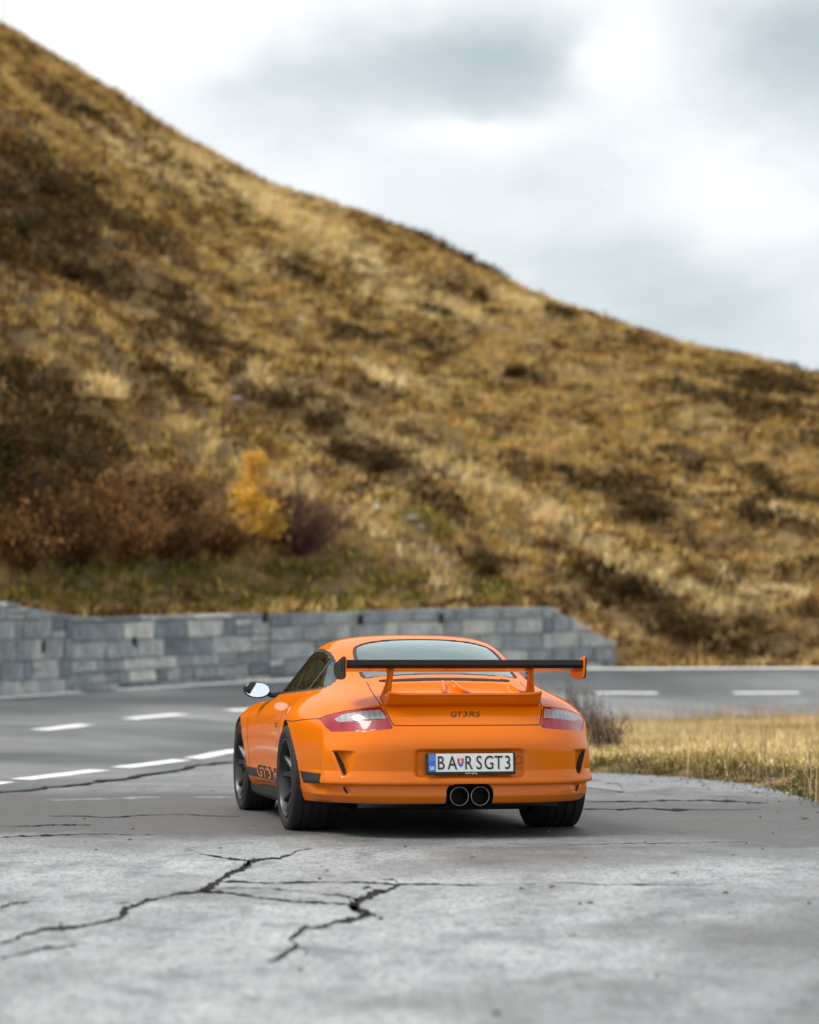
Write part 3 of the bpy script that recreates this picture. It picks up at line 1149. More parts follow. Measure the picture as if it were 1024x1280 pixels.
def body_cage():
    ST = [
        (3.30, -.35, [(0, .46), (.24, .46), (.42, .455), (.52, .45), (.60, .45), (.68, .44), (.74, .42)]),
        (3.12, -.25, [(0, .58), (.24, .58), (.42, .58), (.52, .59), (.61, .61), (.70, .60), (.79, .53)]),
        (2.80, -.10, [(0, .67), (.24, .665), (.42, .66), (.53, .68), (.63, .73), (.74, .72), (.85, .63)]),
        (2.36, 0, [(0, .75), (.24, .745), (.43, .725), (.54, .73), (.64, .775), (.76, .775), (.875, .68)]),
        (2.05, 0, [(0, .80), (.27, .79), (.48, .76), (.58, .76), (.67, .78), (.78, .77), (.88, .69)]),
        (1.82, 0, [(0, .845), (.30, .835), (.54, .80), (.66, .785), (.73, .79), (.80, .77), (.88, .70)]),
        (1.45, 0, [(0, 1.04), (.30, 1.025), (.52, .99), (.645, .945), (.75, .81), (.81, .785), (.875, .71)]),
        (1.08, 0, [(0, 1.205), (.29, 1.197), (.49, 1.175), (.605, 1.12), (.755, .82), (.815, .795), (.875, .715)]),
        (.72, 0, [(0, 1.245), (.29, 1.239), (.49, 1.212), (.595, 1.15), (.755, .83), (.82, .80), (.878, .72)]),
        (.40, 0, [(0, 1.22), (.28, 1.213), (.48, 1.185), (.575, 1.125), (.75, .845), (.83, .81), (.89, .725)]),
        (.15, 0, [(0, 1.155), (.27, 1.148), (.47, 1.12), (.56, 1.065), (.735, .86), (.845, .82), (.915, .735)]),
        (-.10, 0, [(0, 1.06), (.27, 1.053), (.46, 1.028), (.545, .985), (.71, .875), (.84, .83), (.945, .735)]),
        (-.35, 0, [(0, .968), (.27, .963), (.45, .945), (.54, .92), (.68, .865), (.815, .81), (.92, .72)]),
        (-.60, .04, [(0, .89), (.27, .887), (.45, .875), (.54, .86), (.655, .83), (.77, .785), (.872, .705)]),
        (-.82, .17, [(0, .835), (.27, .832), (.45, .825), (.55, .815), (.64, .79), (.74, .755), (.845, .69)]),
        (-.95, .27, [(0, .785), (.27, .783), (.45, .778), (.56, .77), (.645, .75), (.73, .72), (.825, .67)]),
        (-1.03, .35, [(0, .69), (.27, .69), (.45, .688), (.56, .685), (.645, .68), (.73, .665), (.81, .635)]),
    ]
    N = len(ST) - 1
    verts, keys, faces = [], {}, []

    def vid(key, co):
        if key not in keys:
            keys[key] = len(verts)
            verts.append(co)
        return keys[key]

    T = [[(x, yc + c * (x / .83) ** 4, z) for x, z in row] for yc, c, row in ST]
    fr = [.12, .26, .42, .58, .74, .88, 1.0]
    fen = [.012, .017, .018, .014, .006, -.01, -.03]
    dor = [.004, .006, 0, -.012, -.022, -.03, -.07]
    S = {}
    for i in range(N + 1):
        x0, y0, z0 = T[i][6]
        w = min(1, math.exp(-(y0 / .45) ** 2) + math.exp(-((y0 - 2.36) / .42) ** 2))
        for k in range(7):
            dx = w * fen[k] + (1 - w) * dor[k]
            S[i, k] = (x0 + dx, y0, z0 + (.20 - z0) * fr[k])
    rz = [.635, .57, .50, .425, .345, .275, .205]
    ry = [-1.068, -1.10, -1.098, -1.092, -1.09, -1.078, -1.045]
    rc = [.825, .842, .852, .856, .856, .84, .80]
    RE, FR = {}, {}
    for k in range(7):
        for j in range(7):
            xt, yt, zt = T[N][j]
            f = (.69 - rz[k]) / (.69 - .205)
            x = xt * rc[k] / .81
            RE[k, j] = (x, ry[k] + .345 * (xt / .81) ** 4, zt + (.205 - zt) * f)
        S[N, k] = RE[k, 6]
    fy = [3.35, 3.37, 3.37, 3.37, 3.36, 3.34, 3.30]
    for k in range(7):
        for j in range(7):
            xt, yt, zt = T[0][j]
            FR[k, j] = (xt * 1.02, fy[k] - .35 * (xt / .83) ** 4, zt + (.16 - zt) * fr[k])
        S[0, k] = FR[k, 6]
    for sgn in (1, -1):
        def vv(kind, a, b, co):
            s = 0 if abs(co[0]) < 1e-6 else sgn
            return vid((kind, a, b, s), (co[0] * sgn, co[1], co[2]))

        def top(i, j):
            return vv('T', i, j, T[i][j])

        def sid(i, k):
            if k < 0:
                return top(i, 6)
            if i == N:
                return vv('R', k, 6, RE[k, 6])
            if i == 0:
                return vv('F', k, 6, FR[k, 6])
            return vv('S', i, k, S[i, k])

        def rer(k, j):
            return top(N, j) if k < 0 else vv('R', k, j, RE[k, j])

        def fro(k, j):
            return top(0, j) if k < 0 else vv('F', k, j, FR[k, j])
        for i in range(N):
            for j in range(6):
                faces.append((top(i, j), top(i, j + 1), top(i + 1, j + 1), top(i + 1, j)))
            for k in range(-1, 6):
                faces.append((sid(i, k), sid(i, k + 1), sid(i + 1, k + 1), sid(i + 1, k)))
        for j in range(6):
            for k in range(-1, 6):
                faces.append((rer(k, j), rer(k, j + 1), rer(k + 1, j + 1), rer(k + 1, j)))
                faces.append((fro(k, j), fro(k, j + 1), fro(k + 1, j + 1), fro(k + 1, j)))
    return verts, faces


def build_car():
    car = empty('sports_car', (0.134, 17.4, 0), 0.214)
    tag(car, 'bright orange rear-engined coupe with tall rear wing, parked on the cracked pull-off', 'car')
    v, f = body_cage()
    tmp = mesh_obj('body_tmp', v, f)
    bm = bmesh.new()
    bm.from_mesh(tmp.data)
    bmesh.ops.recalc_face_normals(bm, faces=bm.faces)
    bm.to_mesh(tmp.data)
    bm.free()
    md = tmp.modifiers.new('s', 'SUBSURF')
    md.levels = md.render_levels = 4
    dg = bpy.context.evaluated_depsgraph_get()
    me = tmp.evaluated_get(dg).to_mesh()
    V = np.zeros(len(me.vertices) * 3)
    me.vertices.foreach_get('co', V)
    V = V.reshape(-1, 3)
    F = np.zeros(len(me.polygons) * 4, int)
    me.polygons.foreach_get('vertices', F)
    F = F.reshape(-1, 4)
    tmp.evaluated_get(dg).to_mesh_clear()
    bpy.data.objects.remove(tmp)
    n = normals_of(V, F)
    if n[np.argmax(V[:, 2])][2] < 0:
        F = F[:, ::-1].copy()
        n = -n

    # ---- relief of the rear bumper
    ax, y, z = np.abs(V[:, 0]), V[:, 1].copy(), V[:, 2].copy()
    hn = n.copy()
    hn[:, 2] = 0
    hn /= np.maximum(np.linalg.norm(hn, axis=1, keepdims=True), 1e-6)
    rear = sstep(-.40, -.62, y) * (np.abs(n[:, 2]) < .9)
    zz = [.19, .215, .25, .305, .314, .322, .335, .40, .9]
    dd = [-.018, .004, .012, -.014, -.016, .020, .020, 0, 0]
    V += hn * (np.interp(z, zz, dd) * rear)[:, None]
    # number plate recess
    d = rrect_sdf(0, .445, .335, .085, .03)(np.stack([V[:, 0], z], 1))
    V[:, 1] += .028 * sstep(.006, -.014, d) * (y < -.8)
    # corner scoops: sharp outer wall, floor ramping back out towards the middle
    for (xa, za), (xb, zb), wid, dep, top_in in (((.792, .515), (.742, .372), .12, .045, .13), ((.745, .306), (.715, .262), .085, .012, .09)):
        t = np.clip((z - zb) / (za - zb), 0, 1)
        line = xb + (xa - xb) * t
        s = line - ax                                    # > 0 towards the middle of the car
        ramp = np.clip(1 - s / (wid * (.35 + .65 * t)), 0, 1)
        m = sstep(-.002, .008, s) * ramp * sstep(zb - .01, zb + .012, z) * sstep(za + .006, za - .006, z) * (y < -.35) * (z < .6)
        V -= hn * (dep * m)[:, None]
    # soft crease along the rear haunch and recess in the engine lid
    tray = rrect_sdf(0, -.62, .40, .135, .05)(V[:, :2])
    V[:, 2] -= .026 * sstep(.004, -.02, tray) * (z > .75) * (ax < .5)
    bvh = BVHTree.FromPolygons([tuple(p) for p in V], [tuple(q) for q in F])

    def hit_rear(x, zq):
        h = bvh.ray_cast(Vector((x, -3, zq)), Vector((0, 1, 0)))
        return h[0], h[1]

    def hit_side(sg, yq, zq):
        h = bvh.ray_cast(Vector((3 * sg, yq, zq)), Vector((-sg, 0, 0)))
        return h[0], h[1]

    def hit_top(x, yq):
        h = bvh.ray_cast(Vector((x, yq, 3)), Vector((0, 0, -1)))
        return h[0], h[1]

    def part(name, faces, mat, parent, off=0.0, src=None, smooth=True):
        src = V if src is None else src
        a, b = sub_mesh(src, faces)
        if off:
            a += normals_of(a, b) * off
        return mesh_obj(name, a, b, mat, parent, smooth)

    def decal(name, sdf, axes, mask, mat, parent, off=.0015):
        W = V.copy()
        _, ins = split(W, Fall, sdf, axes, mask)
        return part(name, ins, mat, parent, off, W)

    def ribbon(name, hits, width, mat, parent, off=.0012):
        pts = [Vector(h[0]) for h in hits if h[0] is not None]
        nrm = [Vector(h[1]) for h in hits if h[0] is not None]
        vs_, fs_ = [], []
        for i, p in enumerate(pts):
            t = (pts[min(i + 1, len(pts) - 1)] - pts[max(i - 1, 0)]).normalized()
            s = nrm[i].cross(t).normalized() * width / 2
            vs_ += [p + s + nrm[i] * off, p - s + nrm[i] * off]
        fs_ = [(2 * i, 2 * i + 1, 2 * i + 3, 2 * i + 2) for i in range(len(pts) - 1)]
        return mesh_obj(name, vs_, fs_, mat, parent, True)

    def lerp_pts(pts, n=60):
        pts = [np.array(p, float) for p in pts]
        L_ = np.cumsum([0] + [np.linalg.norm(b - a) for a, b in zip(pts, pts[1:])])
        u = np.linspace(0, L_[-1], n)
        return [tuple(np.interp(u, L_, [p[k] for p in pts])[i] for k in range(len(pts[0]))) for i in range(n)]

    # ---- openings
    arch_r = poly_sdf([(.352 * math.cos(a), .338 + .352 * math.sin(a)) for a in np.linspace(0, 2 * math.pi, 72, endpoint=False)])
    arch_f = poly_sdf([(2.36 + .345 * math.cos(a), .325 + .345 * math.sin(a)) for a in np.linspace(0, 2 * math.pi, 72, endpoint=False)])
    wells = []
    for sdf in (arch_r, arch_f):
        for sg in (1, -1):
            F, ins = split(V, F, sdf, (1, 2), lambda c, sg=sg: c[:, 0] * sg > .45)
            wells.append((sg, border_edges(ins), V.copy()))
    F, ins = split(V, F, rrect_sdf(0, .21, .145, .115, .055), (0, 2), lambda c: c[:, 1] < -.8)
    pipe_edges = border_edges(ins)
    # glass
    rg = poly_sdf(smooth_poly([(0, .365), (.25, .352), (.40, .305), (.46, .23), (.488, .04), (.50, -.16), (.50, -.27), (.46, -.315), (.25, -.33),
                               (0, -.335), (-.25, -.33), (-.46, -.315), (-.50, -.27), (-.50, -.16), (-.488, .04), (-.46, .23), (-.40, .305), (-.25, .352)], 5))
    F, rear_glass = split(V, F, rg, (0, 1), lambda c: c[:, 2] > .85)
    wg = poly_sdf(smooth_poly([(0, 1.10), (.3, 1.10), (.48, 1.12), (.55, 1.18), (.63, 1.5), (.67, 1.78), (.60, 1.83), (.3, 1.84), (0, 1.845), (-.3, 1.84), (-.60, 1.83),
                               (-.67, 1.78), (-.63, 1.5), (-.55, 1.18), (-.48, 1.12), (-.3, 1.10)], 4))
    F, wind_glass = split(V, F, wg, (0, 1), lambda c: c[:, 2] > .70)
    dlo = smooth_poly([(1.55, .838), (1.34, .985), (1.10, 1.10), (.80, 1.138), (.45, 1.115), (.18, 1.045), (-.02, .968), (-.09, .915), (-.02, .882), (.30, .865), (.9, .845), (1.4, .828)], 5)
    sgl = {}
    for sg in (1, -1):
        F, sgl[sg] = split(V, F, poly_sdf(dlo), (1, 2), lambda c, sg=sg: c[:, 0] * sg > .45)
    # tail lamps
    lp = [(.505, .782), (.458, .662), (.47, .652), (.62, .640), (.785, .630), (.81, .66), (.836, .706), (.80, .728), (.70, .758), (.60, .774)]
    lamps = {}
    for sg in (1, -1):
        F, lamps[sg] = split(V, F, poly_sdf([(x * sg, zq) for x, zq in lp][::sg]), (0, 2), lambda c, sg=sg: (c[:, 0] * sg > .3) & (c[:, 1] < -.35))
    Fall = F
    body = part('body', F, PAINT, car)
    # wheel wells, exhaust recess
    for sg, e, W in wells:
        u, inv = np.unique(e, return_inverse=True)
        a = V[u].copy()
        b = a.copy()
        b[:, 0] = sg * .56
        m = a.copy()
        m[:, 0] -= sg * .012
        k = len(u)
        inv = inv.reshape(-1, 2)
        q = np.concatenate([np.stack([inv[:, 0], inv[:, 1], inv[:, 1] + k, inv[:, 0] + k], 1)])
        lipq = mesh_obj('arch_lip', np.concatenate([a, m]), q, PAINT, body, True)
        mesh_obj('wheel_well', np.concatenate([m, b]), q, DARK, body, True)
    u, inv = np.unique(pipe_edges, return_inverse=True)
    inv = inv.reshape(-1, 2)
    a = V[u].copy()
    b = a.copy()
    b[:, 1] = -.82
    k = len(u)
    mesh_obj('exhaust_recess', np.concatenate([a, b]), np.stack([inv[:, 0], inv[:, 1], inv[:, 1] + k, inv[:, 0] + k], 1), DARK, body, True)
    for sg in (1, -1):
        ea, eb = [], []
        T_ = np.linspace(0, 1, 24)
        for t in T_:
            x_, z_ = .792 + (.742 - .792) * t, .512 + (.374 - .512) * t
            wd = .030 * (math.sin(math.pi * (.08 + .84 * t)) ** .6)
            a_, b_ = hit_rear(sg * (x_ - .006), z_)[0], hit_rear(sg * (x_ - .008 - wd), z_)[0]
            ea.append((a_.x, a_.y, z_))
            eb.append((b_.x, b_.y, z_))
        ea, eb = np.array(ea), np.array(eb)
        for e_ in (ea, eb):
            e_[:, 1] = np.polyval(np.polyfit(T_, e_[:, 1], 2), T_) - .006
        mesh_obj('air_slot', np.stack([ea, eb], 1).reshape(-1, 3), [(2 * q, 2 * q + 1, 2 * q + 3, 2 * q + 2) for q in range(23)], DARK, body)
        c0 = hit_rear(sg * .722, .285)[0]
        el = []
        for q in np.linspace(0, 2 * math.pi, 20, endpoint=False):
            u_, w_ = .008 * math.cos(q), .022 * math.sin(q)
            xx, zz_ = .722 + u_ + .45 * w_, .285 + w_
            h_ = hit_rear(sg * xx, zz_)[0]
            el.append((sg * xx, min(h_.y, c0.y + .03) - .005, zz_))
        mesh_obj('air_slot', el, [tuple(range(20))], DARK, body)
    # glass with black printed rim
    for nm, fc, sdf, axes in (('rear_window', rear_glass, rg, (0, 1)), ('windscreen', wind_glass, wg, (0, 1))):
        W = V.copy()
        inner, rim = None, None
        rim, inner = split(W, fc, lambda p, s=sdf: s(p) + .022, axes)
        o = part(nm, inner, GLASS, car, -.004, W)
        part('window_seal', rim, BLACK, o, -.003, W)
    for sg in (1, -1):
        W = V.copy()
        rim, inner = split(W, sgl[sg], lambda p: poly_sdf(dlo)(p) + .016, (1, 2))
        bar, rest = None, None
        rest, bar = split(W, inner, rrect_sdf(.33, 1.0, .022, .4, .001), (1, 2))
        o = part('side_window', rest, TINTED, car, -.006, W)
        part('window_seal', rim, BLACK, o, -.003, W)
        part('window_pillar', bar, BLACK, o, -.004, W)
    for sg in (1, -1):
        W = V.copy()
        cp = [(.512, .768), (.487, .716), (.60, .706), (.745, .690), (.765, .708), (.72, .738), (.62, .758)]
        red, clear = split(W, lamps[sg], poly_sdf([(x * sg, zq) for x, zq in cp][::sg]), (0, 2))
        o = part('tail_lamp', red, LAMP_RED, car, -.002, W)
        part('clear_lens', clear, LAMP_CLEAR, o, -.002, W)

    # ---- panel gaps
    for sg in (1, -1):
        ribbon('panel_gap', [hit_top(sg * x, yq) for x, yq in lerp_pts([(.49, -.37), (.50, -.55), (.505, -.75), (.50, -.86)], 40)] +
               [hit_rear(sg * x, zq) for x, zq in lerp_pts([(.487, .758), (.46, .69), (.45, .672)], 20)], .006, SEAM, body)
        ribbon('panel_gap', [hit_side(sg, yq, zq) for yq, zq in lerp_pts([(-.62, .708), (-.45, .700), (-.25, .685), (-.05, .685)], 30)], .005, SEAM, body)
        ribbon('panel_gap', [hit_side(sg, yq, zq) for yq, zq in lerp_pts([(.42, .80), (.50, .55), (.52, .30), (.58, .255), (1.80, .235), (1.90, .30), (1.86, .76)], 90)], .006, SEAM, body)
    ribbon('panel_gap', [hit_rear(x, zq) for x, zq in lerp_pts([(-.45, .672), (0, .672), (.45, .672)], 60)], .006, SEAM, body)

    # ---- sill blades and floor
    for sg in (1, -1):
        MB().loft([[(sg * xx, yq, zz_) for xx, zz_ in ((.60, .20), (.845, .205), (.835, .155), (.80, .125), (.60, .13))] for yq in (.36, .7, 1.4, 2.0)]).build('side_skirt', BLACK, car)
    MB().box((0, 1.3, .30), (.54, 1.65, .17)).box((0, 1.18, .26), (.82, .76, .10)).build('underbody', DARK, car)
    MB().loft([[(-.62, -.30, .30), (.62, -.30, .30), (.62, -.30, .215), (-.62, -.30, .215)], [(-.58, -.88, .30), (.58, -.88, .30), (.58, -.88, .232), (-.58, -.88, .232)]]).build('rear_diffuser', DARK, car)
    # silencers glimpsed under the bumper
    for sx in (-.42, .38):
        MB().tube([(sx - .22, -.86, .22), (sx + .22, -.86, .22)], .045, 14).build('silencer', RIM, car, True)

    # ---- exhaust
    for sx in (-.064, .064):
        o = MB().lathe_x([(.22, .052), (.004, .053), (0, .055), (.004, .058), (.22, .058)], 40, closed=False).build('exhaust_pipe', STEEL, car, True)
        o.rotation_euler = (0, 0, R(90))
        o.location = (sx, -1.075, .25)
        MB().lathe_x([(.12, .0005), (.12, .0525)], 24).build('pipe_bore', DARK, o)
    # ---- number plate
    pl = MB().box((0, 0, 0), (.275, .008, .066)).build('number_plate', BLACK, car, bevel=.005)
    pl.location = (0, -1.092, .445)
    pl.rotation_euler = (R(-4), 0, 0)
    MB().box((0, -.0085, .006), (.26, .0015, .054)).build('plate_field', WHITE, pl, bevel=.001)
    MB().box((-.238, -.0102, .006), (.022, .0012, .0535)).build('country_band', BLUE, pl)

    def text(name, s, size, mat, parent, place, squash=1.0, spacing=1.0, shear=0.0, bold=0.0, ext=.0006):
        cu = bpy.data.curves.new('t', 'FONT')
        cu.body = s
        cu.size = size
        cu.space_character = spacing
        cu.shear = shear
        cu.offset = bold
        cu.resolution_u = 4
        t = bpy.data.objects.new('t', cu)
        scene.collection.objects.link(t)
        d_ = bpy.context.evaluated_depsgraph_get()
        m_ = bpy.data.meshes.new_from_object(t.evaluated_get(d_))
        bpy.data.objects.remove(t)
        w = np.zeros(len(m_.vertices) * 3)
        m_.vertices.foreach_get('co', w)
        w = w.reshape(-1, 3)
        w[:, 0] -= w[:, 0].min()
        w[:, 0] *= squash
        W_ = w[:, 0].max()
        vv = [place(p[0], p[1], W_) for p in w]
        ff = [tuple(p.vertices) for p in m_.polygons]
        return mesh_obj(name, vv, ff, mat, parent)

    def on_plate(cx, zb, eps=.0125):
        return lambda a, b, W_: (cx - W_ / 2 + a, -eps, zb + b)
    hs = .115
    # measured from the photograph: BA, crest, RSGT3
    for ch, cx in zip('BARSGT3', (-.183, -.115, -.012, .050, .110, .170, .226)):
        text('plate_letter', ch, hs, BLACK, pl, on_plate(cx, -.034), .76, bold=.0007)
    text('country_letters', 'SK', .03, WHITE, pl, on_plate(-.238, -.036), .95, bold=.0006)
    for q in range(12):
        a_ = q * math.pi / 6
        MB().box((-.238 + .0125 * math.cos(a_), -.0118, .034 + .0125 * math.sin(a_)), (.0017, .0005, .0017)).build('plate_star', STAR, pl)
    sh = [(-.019, .024), (.019, .024), (.019, -.002), (.012, -.020), (0, -.030), (-.012, -.020), (-.019, -.002)]
    mesh_obj('crest', [(-.064 + a_, -.0117, .008 + b_) for a_, b_ in sh], [tuple(range(7))], RED, pl)
    mesh_obj('crest_base', [(-.064 + a_, -.0122, .008 + b_) for a_, b_ in [(-.017, -.006), (.017, -.006), (.011, -.020), (0, -.028), (-.011, -.020)]], [(0, 1, 2, 3, 4)], BLUE, pl)
    MB().box((-.064, -.0124, .014), (.0025, .0004, .016)).box((-.064, -.0124, .022), (.008, .0004, .002)).box((-.064, -.0124, .013), (.010, .0004, .002)).build('crest_cross', WHITE, pl)
    text('dealer_line', 'nürburgring', .0155, WHITE, pl, on_plate(.0, -.0615, .0092), 1.0)
    # towing eye cap
    ribbon('tow_cap', [hit_rear(.305 + .022 * math.cos(a_), .462 + .022 * math.sin(a_)) for a_ in np.linspace(0, 2 * math.pi, 40)], .003, SEAM, body, .0015)
    # lid badge
    bx0 = -.098
    for ch, wd in (('G', .040), ('T', .034), ('3', .034), ('R', .038), ('S', .036)):
        text('badge_letter', ch, .044, BLACK, body, lambda a_, b_, W_, x0=bx0, wd=wd: tuple(Vector(hit_rear(x0 + a_ * wd / W_, .722 + b_)[0]) + Vector(hit_rear(0, .735)[1]) * .003), 1.0, 1.0, .3, -.0001)
        bx0 += wd + (-.005 if ch == 'T' else .003)

    # ---- side stripes
    def zr(lo, hi):
        return .262 + 0 * lo, .322
    for sg in (1, -1):
        decal('side_stripe', rrect_sdf(1.16, .292, .86, .030, .002), (1, 2), lambda c, sg=sg: c[:, 0] * sg > .5, DECAL, body)
        decal('side_stripe', poly_sdf([(-.372, .382), (-.70, .375), (-.735, .318), (-.40, .312)]), (1, 2), lambda c, sg=sg: c[:, 0] * sg > .5, DECAL, body, .002)

        def on_side(off, sg=sg):
            def pl_(a_, b_, W_):
                yq = (1.62 - a_) if sg < 0 else (1.62 - W_ + a_)
                h = hit_side(sg, yq, .268 + b_)
                return tuple(Vector(h[0]) + Vector((sg, 0, 0)) * off)
            return pl_
        y0_ = 1.62
        for ch, wd in (('G', .20), ('T', .17), ('3', .17), (' ', .06), ('R', .19), ('S', .18)):
            if ch == ' ':
                y0_ -= wd
                continue

            def on_side(off, y0_=y0_, wd=wd, sg=sg):
                def pl_(a_, b_, W_):
                    q = a_ / W_ * wd
                    yq = (y0_ - q) if sg < 0 else (y0_ - wd + q if False else 1.62 - .97 + (1.62 - y0_) + q)
                    h = hit_side(sg, yq, .268 + b_)
                    return tuple(Vector(h[0]) + Vector((sg, 0, 0)) * off)
                return pl_
            text('stripe_letter', ch, .12, DECAL, body, on_side(.003), 1, 1.0, .2, .001)
            o = text('stripe_letter', ch, .12, DECAL_O, body, on_side(.0045), 1, 1.0, .2, .0005)
            bm = bmesh.new()
            bm.from_mesh(o.data)
            bmesh.ops.bisect_plane(bm, geom=bm.verts[:] + bm.edges[:] + bm.faces[:], plane_co=(0, 0, .321), plane_no=(0, 0, 1), clear_outer=True)
            bm.to_mesh(o.data)
            bm.free()
            y0_ -= wd + .015

    # ---- spoiler base on the lid
    rings = []
    for x in np.linspace(-.475, .475, 41):
        e = (abs(x) / .475) ** 8
        up = 1 - .0 * e
        h = [hit_top(x, yq)[0].z for yq in (-.70, -.80)]
        zl = hit_rear(x, .80)
        yb = hit_rear(x, .785)[0].y
        lip = .866 + .012 * e
        rings.append([(x, -.735, h[0] - .02), (x, -.745, h[0] + .006), (x, -.84, .856), (x, -.97 + .02 * e, lip - .004), (x, -1.005 + .03 * e, lip),
                      (x, -1.008 + .03 * e, lip - .012), (x, -.985 + .03 * e, .845), (x, -.968 + .03 * e, .815), (x, yb + .004, .785), (x, yb + .05, .77)])
    MB().loft(rings).build('spoiler_base', PAINT, car, True, angle=R(38))
    # lid grille slot, air scoops and ribs
    decal('lid_grille', poly_sdf(smooth_poly([(0, -.398), (.28, -.395), (.40, -.385), (.42, -.40), (.38, -.435), (.2, -.45), (0, -.452), (-.2, -.45), (-.38, -.435), (-.42, -.40), (-.40, -.385), (-.28, -.395)], 4)), (0, 1), lambda c: c[:, 2] > .7, DARK, body, .002)
    for sg in (1, -1):
        p0, p1 = Vector((sg * .030, -.475, hit_top(sg * .03, -.475)[0].z + .004)), Vector((sg * .075, -.735, hit_top(sg * .075, -.735)[0].z + .022))
        MB().loft([[p0 + Vector((-.012, 0, -.03)), p0 + Vector((-.006, 0, .008)), p0 + Vector((.006, 0, .008)), p0 + Vector((.012, 0, -.03))],
                   [p1 + Vector((-.026, 0, -.04)), p1 + Vector((-.013, 0, .014)), p1 + Vector((.013, 0, .014)), p1 + Vector((.026, 0, -.04))]]).build('lid_rib', PAINT, car, bevel=.003)
        # outer cheek of the tray
        q0, q1 = Vector((sg * .40, -.48, hit_top(sg * .40, -.48)[0].z + .002)), Vector((sg * .43, -.735, hit_top(sg * .43, -.735)[0].z + .012))
        MB().loft([[q0 + Vector((-.02, 0, -.03)), q0 + Vector((-.008, 0, .006)), q0 + Vector((.008, 0, .006)), q0 + Vector((.02, 0, -.03))],
                   [q1 + Vector((-.03, 0, -.04)), q1 + Vector((-.015, 0, .016)), q1 + Vector((.015, 0, .016)), q1 + Vector((.03, 0, -.04))]]).build('lid_cheek', PAINT, car, bevel=.003)

    # ---- wing
    up_ = [(-.675, 1.000), (-.70, 1.016), (-.78, 1.030), (-.88, 1.040), (-.945, 1.056), (-.962, 1.066)]
    dn_ = [(-.966, 1.062), (-.966, 1.036), (-.945, 1.014), (-.86, 1.000), (-.76, .992), (-.70, .993)]
    o = MB()
    o.loft([[(x, a_, b_) for a_, b_ in up_ + dn_[:3] + [(-.88, 1.004), (-.80, 1.0), (-.70, 1.0)]] for x in np.linspace(-.735, .735, 9)])
    w = o.build('rear_wing', CARBON, car, True, angle=R(35))
    MB().loft([[(x, a_, b_) for a_, b_ in [(-.672, .998), (-.70, 1.002), (-.80, 1.003), (-.90, 1.008)] + dn_[3:]] for x in np.linspace(-.734, .734, 9)]).build('wing_underside', PAINT, w, True, angle=R(35))
    for sg in (1, -1):
        ol = smooth_poly([(-.66, 1.035), (-.78, 1.058), (-.92, 1.082), (-.985, 1.085), (-.995, 1.06), (-.985, .99), (-.955, .955), (-.85, .945), (-.72, .957), (-.662, .985)], 4)
        MB().loft([[(sg * .737, a_, b_) for a_, b_ in ol], [(sg * .744, a_, b_) for a_, b_ in ol]]).build('end_plate', PAINT, w, bevel=.002)
        MB().loft([[(sg * .7442, a_, b_) for a_, b_ in ol], [(sg * .752, a_, b_) for a_, b_ in ol]]).build('end_plate_skin', CARBON, w, bevel=.002)
        # recess frame on the outer face
        il = [((a_ + .83) * .62 - .83, (b_ - 1.02) * .55 + 1.03) for a_, b_ in ol]
        MB().loft([[(sg * .7521, a_, b_) for a_, b_ in il], [(sg * .7545, a_, b_) for a_, b_ in il]]).build('end_plate_pad', STEEL if False else BLACK, w, bevel=.001)
        # uprights
        rr = []
        for t in np.linspace(0, 1, 9):
            zq = .845 + t * .168
            yc = -.765 - .075 * math.sin(t * math.pi * .5)
            hw = .085 * (1 - .45 * math.sin(t * math.pi * .75))
            th = .017 + .014 * (1 - t) ** 3
            cx = sg * (.452 - .018 * t)
            rr.append([(cx + th * math.cos(q) * (1 if True else 1), yc + hw * math.sin(q), zq) for q in np.linspace(0, 2 * math.pi, 16, endpoint=False)])
        u = MB().loft(rr).build('wing_upright', PAINT, car, True, angle=R(60))
        for zq in (.955, .985):
            MB().lathe_x([(0, .0005), (0, .008), (.006, .008), (.006, .0005)], 12, (sg * .434 - .022, -.82, zq)).build('bolt', STEEL, u, True)

    # ---- mirrors
    for sg in (1, -1):
        rings = []
        for t, sc in ((0, .80), (.012, 1.0), (.05, 1.02), (.09, .85), (.12, .5), (.13, .15)):
            rings.append([(sg * (.885 + (.092 * sc) * math.cos(q) - .02 * t), 1.46 + t - .02 * math.cos(q) * sg * 0, .862 + (.058 * sc) * math.sin(q) + .004 * math.cos(q)) for q in np.linspace(0, 2 * math.pi, 24, endpoint=False)])
        m = MB().loft(rings).build('wing_mirror', CARBON, car, True, angle=R(50))
        gl = [(sg * (.885 + .081 * math.cos(q)), 1.4545 + .16 * .081 * math.cos(q) + .10 * .049 * math.sin(q), .862 + .049 * math.sin(q)) for q in np.linspace(0, 2 * math.pi, 28, endpoint=False)]
        mesh_obj('mirror_glass', gl, [tuple(range(28))], MIRROR, m)
        MB().tube([(sg * .82, 1.50, .845), (sg * .78, 1.50, .825), (sg * .72, 1.47, .828)], [.022, .018, .024], 10).build('mirror_arm', BLACK, m, True)
        # door handle
        h = hit_side(sg, .66, .665)[0]
        MB().loft([[(h.x + sg * d_, .58 + .16 * t, .665 + zo) for d_, zo in ((-.01, -.012), (.006 + .02 * math.sin(math.pi * t), -.010), (.006 + .02 * math.sin(math.pi * t), .010), (-.01, .012))] for t in np.linspace(0, 1, 9)]).build('door_handle', PAINT, car, True, angle=R(40))

